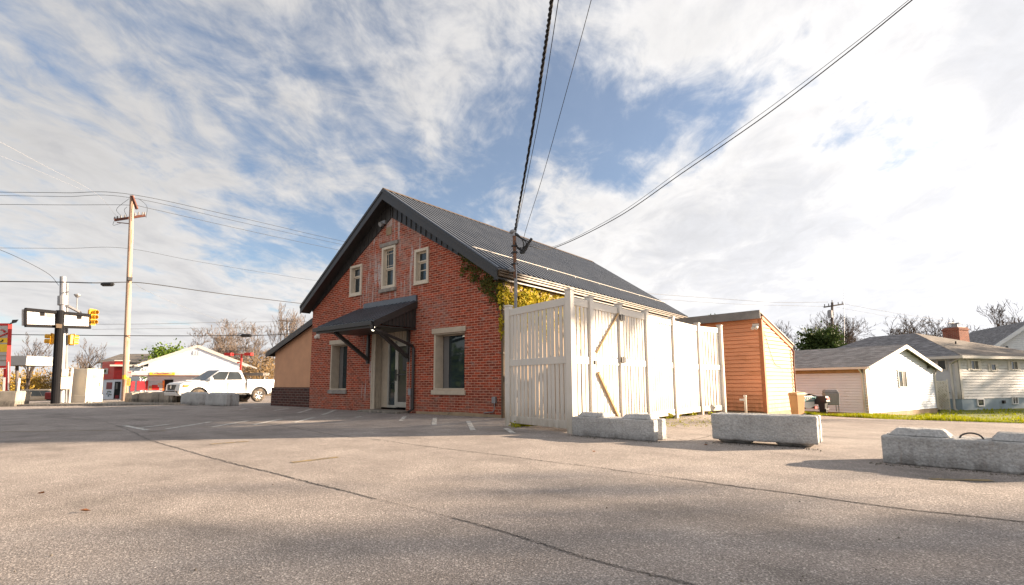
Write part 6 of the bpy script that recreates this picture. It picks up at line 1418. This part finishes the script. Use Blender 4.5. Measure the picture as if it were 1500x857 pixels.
# ================================================================== SUN, SKY, CAMERA
SUN_H = (RT*1.+FH*SUN_F).normalized(); EL = R(SUN_EL)
sd_ = SUN_H*math.cos(EL)+V((0, 0, math.sin(EL)))
# trees outside the frame on the sunny side; the high crowned one is added for shade
def shade_tree(label, lat, pz, H, Rr, n, seed, m_, blobs=26, zlo=.35):
    q = CAMP+RT*lat+FH*(pz+SUN_F*lat); q.z = -.5
    return crown_tree('shade_tree', label, q, H, Rr, m_, n, .3, blobs, zlo, seed)
for a in SHADE: shade_tree(*a)
for k, (lab, x, y, H_, R_, m_) in enumerate(BEHIND):
    crown_tree('street_tree', lab, V((x, y, hgt(x, y))), H_, R_, M[m_], 3000, .35, 24, .25, 60+k)
sl = bpy.data.lights.new('sun', 'SUN'); sl.energy = SUN_E; sl.angle = R(.6); sl.color = (1, .785, .57)
so = bpy.data.objects.new('sun', sl); COL.objects.link(so); so.rotation_euler = sd_.to_track_quat('Z', 'Y').to_euler(); so.location = sd_*60

wd = bpy.data.worlds.new('World'); scene.world = wd; wd.use_nodes = True; nt = wd.node_tree; nt.nodes.clear()
out = nt.nodes.new('ShaderNodeOutputWorld'); bg = nt.nodes.new('ShaderNodeBackground'); bg.inputs[1].default_value = SKY_S
nt.links.new(bg.outputs[0], out.inputs[0])
sky = nt.nodes.new('ShaderNodeTexSky'); sky.sky_type = 'NISHITA'; sky.sun_disc = False; sky.sun_elevation = EL; sky.sun_rotation = math.atan2(sd_.x, sd_.y); sky.altitude = 200; sky.air_density = 1.; sky.dust_density = .6; sky.ozone_density = 2.
tc = nt.nodes.new('ShaderNodeTexCoord')
def vmath(op, a, b_=None):
    n = nt.nodes.new('ShaderNodeVectorMath'); n.operation = op
    for i, v_ in enumerate((a, b_)):
        if v_ is None: continue
        if hasattr(v_, 'is_output'): nt.links.new(v_, n.inputs[i])
        else: n.inputs[i].default_value = v_
    return n.outputs['Value'] if op == 'DOT_PRODUCT' else n.outputs[0]
def fm(op, a, b_=None, c=False):
    n = nt.nodes.new('ShaderNodeMath'); n.operation = op; n.use_clamp = c
    for i, v_ in enumerate((a, b_)):
        if v_ is None: continue
        if hasattr(v_, 'is_output'): nt.links.new(v_, n.inputs[i])
        else: n.inputs[i].default_value = v_
    return n.outputs[0]
dr_ = vmath('NORMALIZE', tc.outputs['Generated'])
th = R(8); AXS = FH*math.cos(th)+RT*math.sin(th); PRP = RT*math.cos(th)-FH*math.sin(th)
dz = vmath('DOT_PRODUCT', dr_, (0, 0, 1)); den = fm('ADD', fm('MAXIMUM', dz, 0.), .16)
pa = fm('DIVIDE', vmath('DOT_PRODUCT', dr_, tuple(AXS)), den); pb_ = fm('DIVIDE', vmath('DOT_PRODUCT', dr_, tuple(PRP)), den)
def cvec(sa, sb, oz):
    n = nt.nodes.new('ShaderNodeCombineXYZ'); nt.links.new(fm('MULTIPLY', pa, sa), n.inputs[0]); nt.links.new(fm('MULTIPLY', pb_, sb), n.inputs[1]); n.inputs[2].default_value = oz; return n.outputs[0]
def nz(v_, sc, det, ro, dist=0.):
    n = nt.nodes.new('ShaderNodeTexNoise'); nt.links.new(v_, n.inputs['Vector']); n.inputs['Scale'].default_value = sc; n.inputs['Detail'].default_value = det; n.inputs['Roughness'].default_value = ro; n.inputs['Distortion'].default_value = dist; return n.outputs['Fac']
n_big = nz(cvec(.72, 1., SEED_A), .8, 7, .58, .35)
n_fin = nz(cvec(1.15, 1.5, SEED_B), 2.6, 8, .62, .6)
n_fil = nz(cvec(1.3, 2.0, 9.3), 6., 7, .6, .5)
latd = vmath('DOT_PRODUCT', dr_, tuple(RT)); fwd_ = vmath('DOT_PRODUCT', dr_, tuple(FH))
def lobe(px, py, k):
    d0 = ray(px, py).normalized(); return fm('POWER', fm('MAXIMUM', vmath('DOT_PRODUCT', dr_, tuple(d0)), 0.), k)
cov = fm('ADD', fm('MULTIPLY', n_big, .62), fm('MULTIPLY', n_fin, .40)); cov = fm('ADD', cov, fm('MULTIPLY', n_fil, .16))
cov = fm('ADD', cov, fm('MULTIPLY', latd, .08))
hor = fm('SUBTRACT', 1., fm('MULTIPLY', fm('MAXIMUM', dz, 0.), 2.6), True)
cov = fm('ADD', cov, fm('MULTIPLY', hor, .10))
for px, py, k, am in ((700, 215, 24., -.115), (860, 215, 60., -.07), (320, 160, 30., -.05), (1230, 150, 60., -.03), (560, 120, 40, .03), (1400, 300, 14, .05), (930, 175, 160, -.13), (1050, 190, 220, -.12), (1215, 180, 160, -.12), (1335, 205, 260, -.10), (1010, 360, 400, .05), (1130, 320, 200, .06), (1000, 330, 50, .05), (300, 60, 40, .03), (180, 300, 60, .03)):
    cov = fm('ADD', cov, fm('MULTIPLY', lobe(px, py, k), am))
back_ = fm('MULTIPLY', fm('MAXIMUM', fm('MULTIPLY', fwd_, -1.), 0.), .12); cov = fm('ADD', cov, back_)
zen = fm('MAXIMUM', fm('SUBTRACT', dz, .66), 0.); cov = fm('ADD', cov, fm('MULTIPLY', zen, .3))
def rmp(fac, stops):
    r_ = nt.nodes.new('ShaderNodeValToRGB'); r_.color_ramp.interpolation = 'EASE'; e = r_.color_ramp.elements
    while len(e) < len(stops): e.new(.5)
    for i, (p_, c) in enumerate(stops): e[i].position = p_; e[i].color = (*c, 1) if hasattr(c, '__len__') else (c, c, c, 1)
    nt.links.new(fac, r_.inputs[0]); return r_.outputs[0]
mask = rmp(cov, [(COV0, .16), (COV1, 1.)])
# cloud brightness: thin edges bright, thick bellies grey lilac, whiter toward the sun and the horizon
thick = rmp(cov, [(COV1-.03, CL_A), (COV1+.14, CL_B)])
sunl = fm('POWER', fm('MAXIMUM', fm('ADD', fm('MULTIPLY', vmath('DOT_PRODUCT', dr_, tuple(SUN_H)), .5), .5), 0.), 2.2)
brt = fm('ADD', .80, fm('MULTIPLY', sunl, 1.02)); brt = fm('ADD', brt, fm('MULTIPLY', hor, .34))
brt = fm('ADD', brt, fm('ADD', fm('MULTIPLY', zen, -.9), fm('MULTIPLY', back_, 4.)))  # out-of-view cloud: brightened behind to lift shaded fronts, dimmed overhead
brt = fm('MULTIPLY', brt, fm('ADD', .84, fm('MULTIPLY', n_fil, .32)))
cc = vmath('MULTIPLY', thick, None); 
cmb = nt.nodes.new('ShaderNodeCombineXYZ')
for i in range(3): nt.links.new(fm('MULTIPLY', brt, CLK), cmb.inputs[i])
nt.links.new(cmb.outputs[0], cc.node.inputs[1])
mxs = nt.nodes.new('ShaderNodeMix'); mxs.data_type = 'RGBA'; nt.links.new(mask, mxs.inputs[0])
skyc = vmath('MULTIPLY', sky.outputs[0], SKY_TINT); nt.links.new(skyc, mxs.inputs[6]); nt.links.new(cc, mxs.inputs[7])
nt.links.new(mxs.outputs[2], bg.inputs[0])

cd = bpy.data.cameras.new('camera'); co = bpy.data.objects.new('camera', cd); COL.objects.link(co); scene.camera = co
co.matrix_world = Matrix.Translation(CAMP) @ Matrix((RT2, UP2, -FW)).transposed().to_4x4()
cd.sensor_width = 36; cd.lens = FPX*36/1500; cd.shift_y = (PPY-428.5)/1500; cd.clip_start = .05; cd.clip_end = 9000
scene.view_settings.view_transform = 'Standard'; scene.view_settings.look = 'None'; scene.view_settings.exposure = EXPO; scene.view_settings.gamma = 1
scene.view_settings.use_curve_mapping = False
scene.render.engine = 'CYCLES'; scene.cycles.max_bounces = 6; scene.cycles.diffuse_bounces = 3; scene.cycles.use_denoising = True
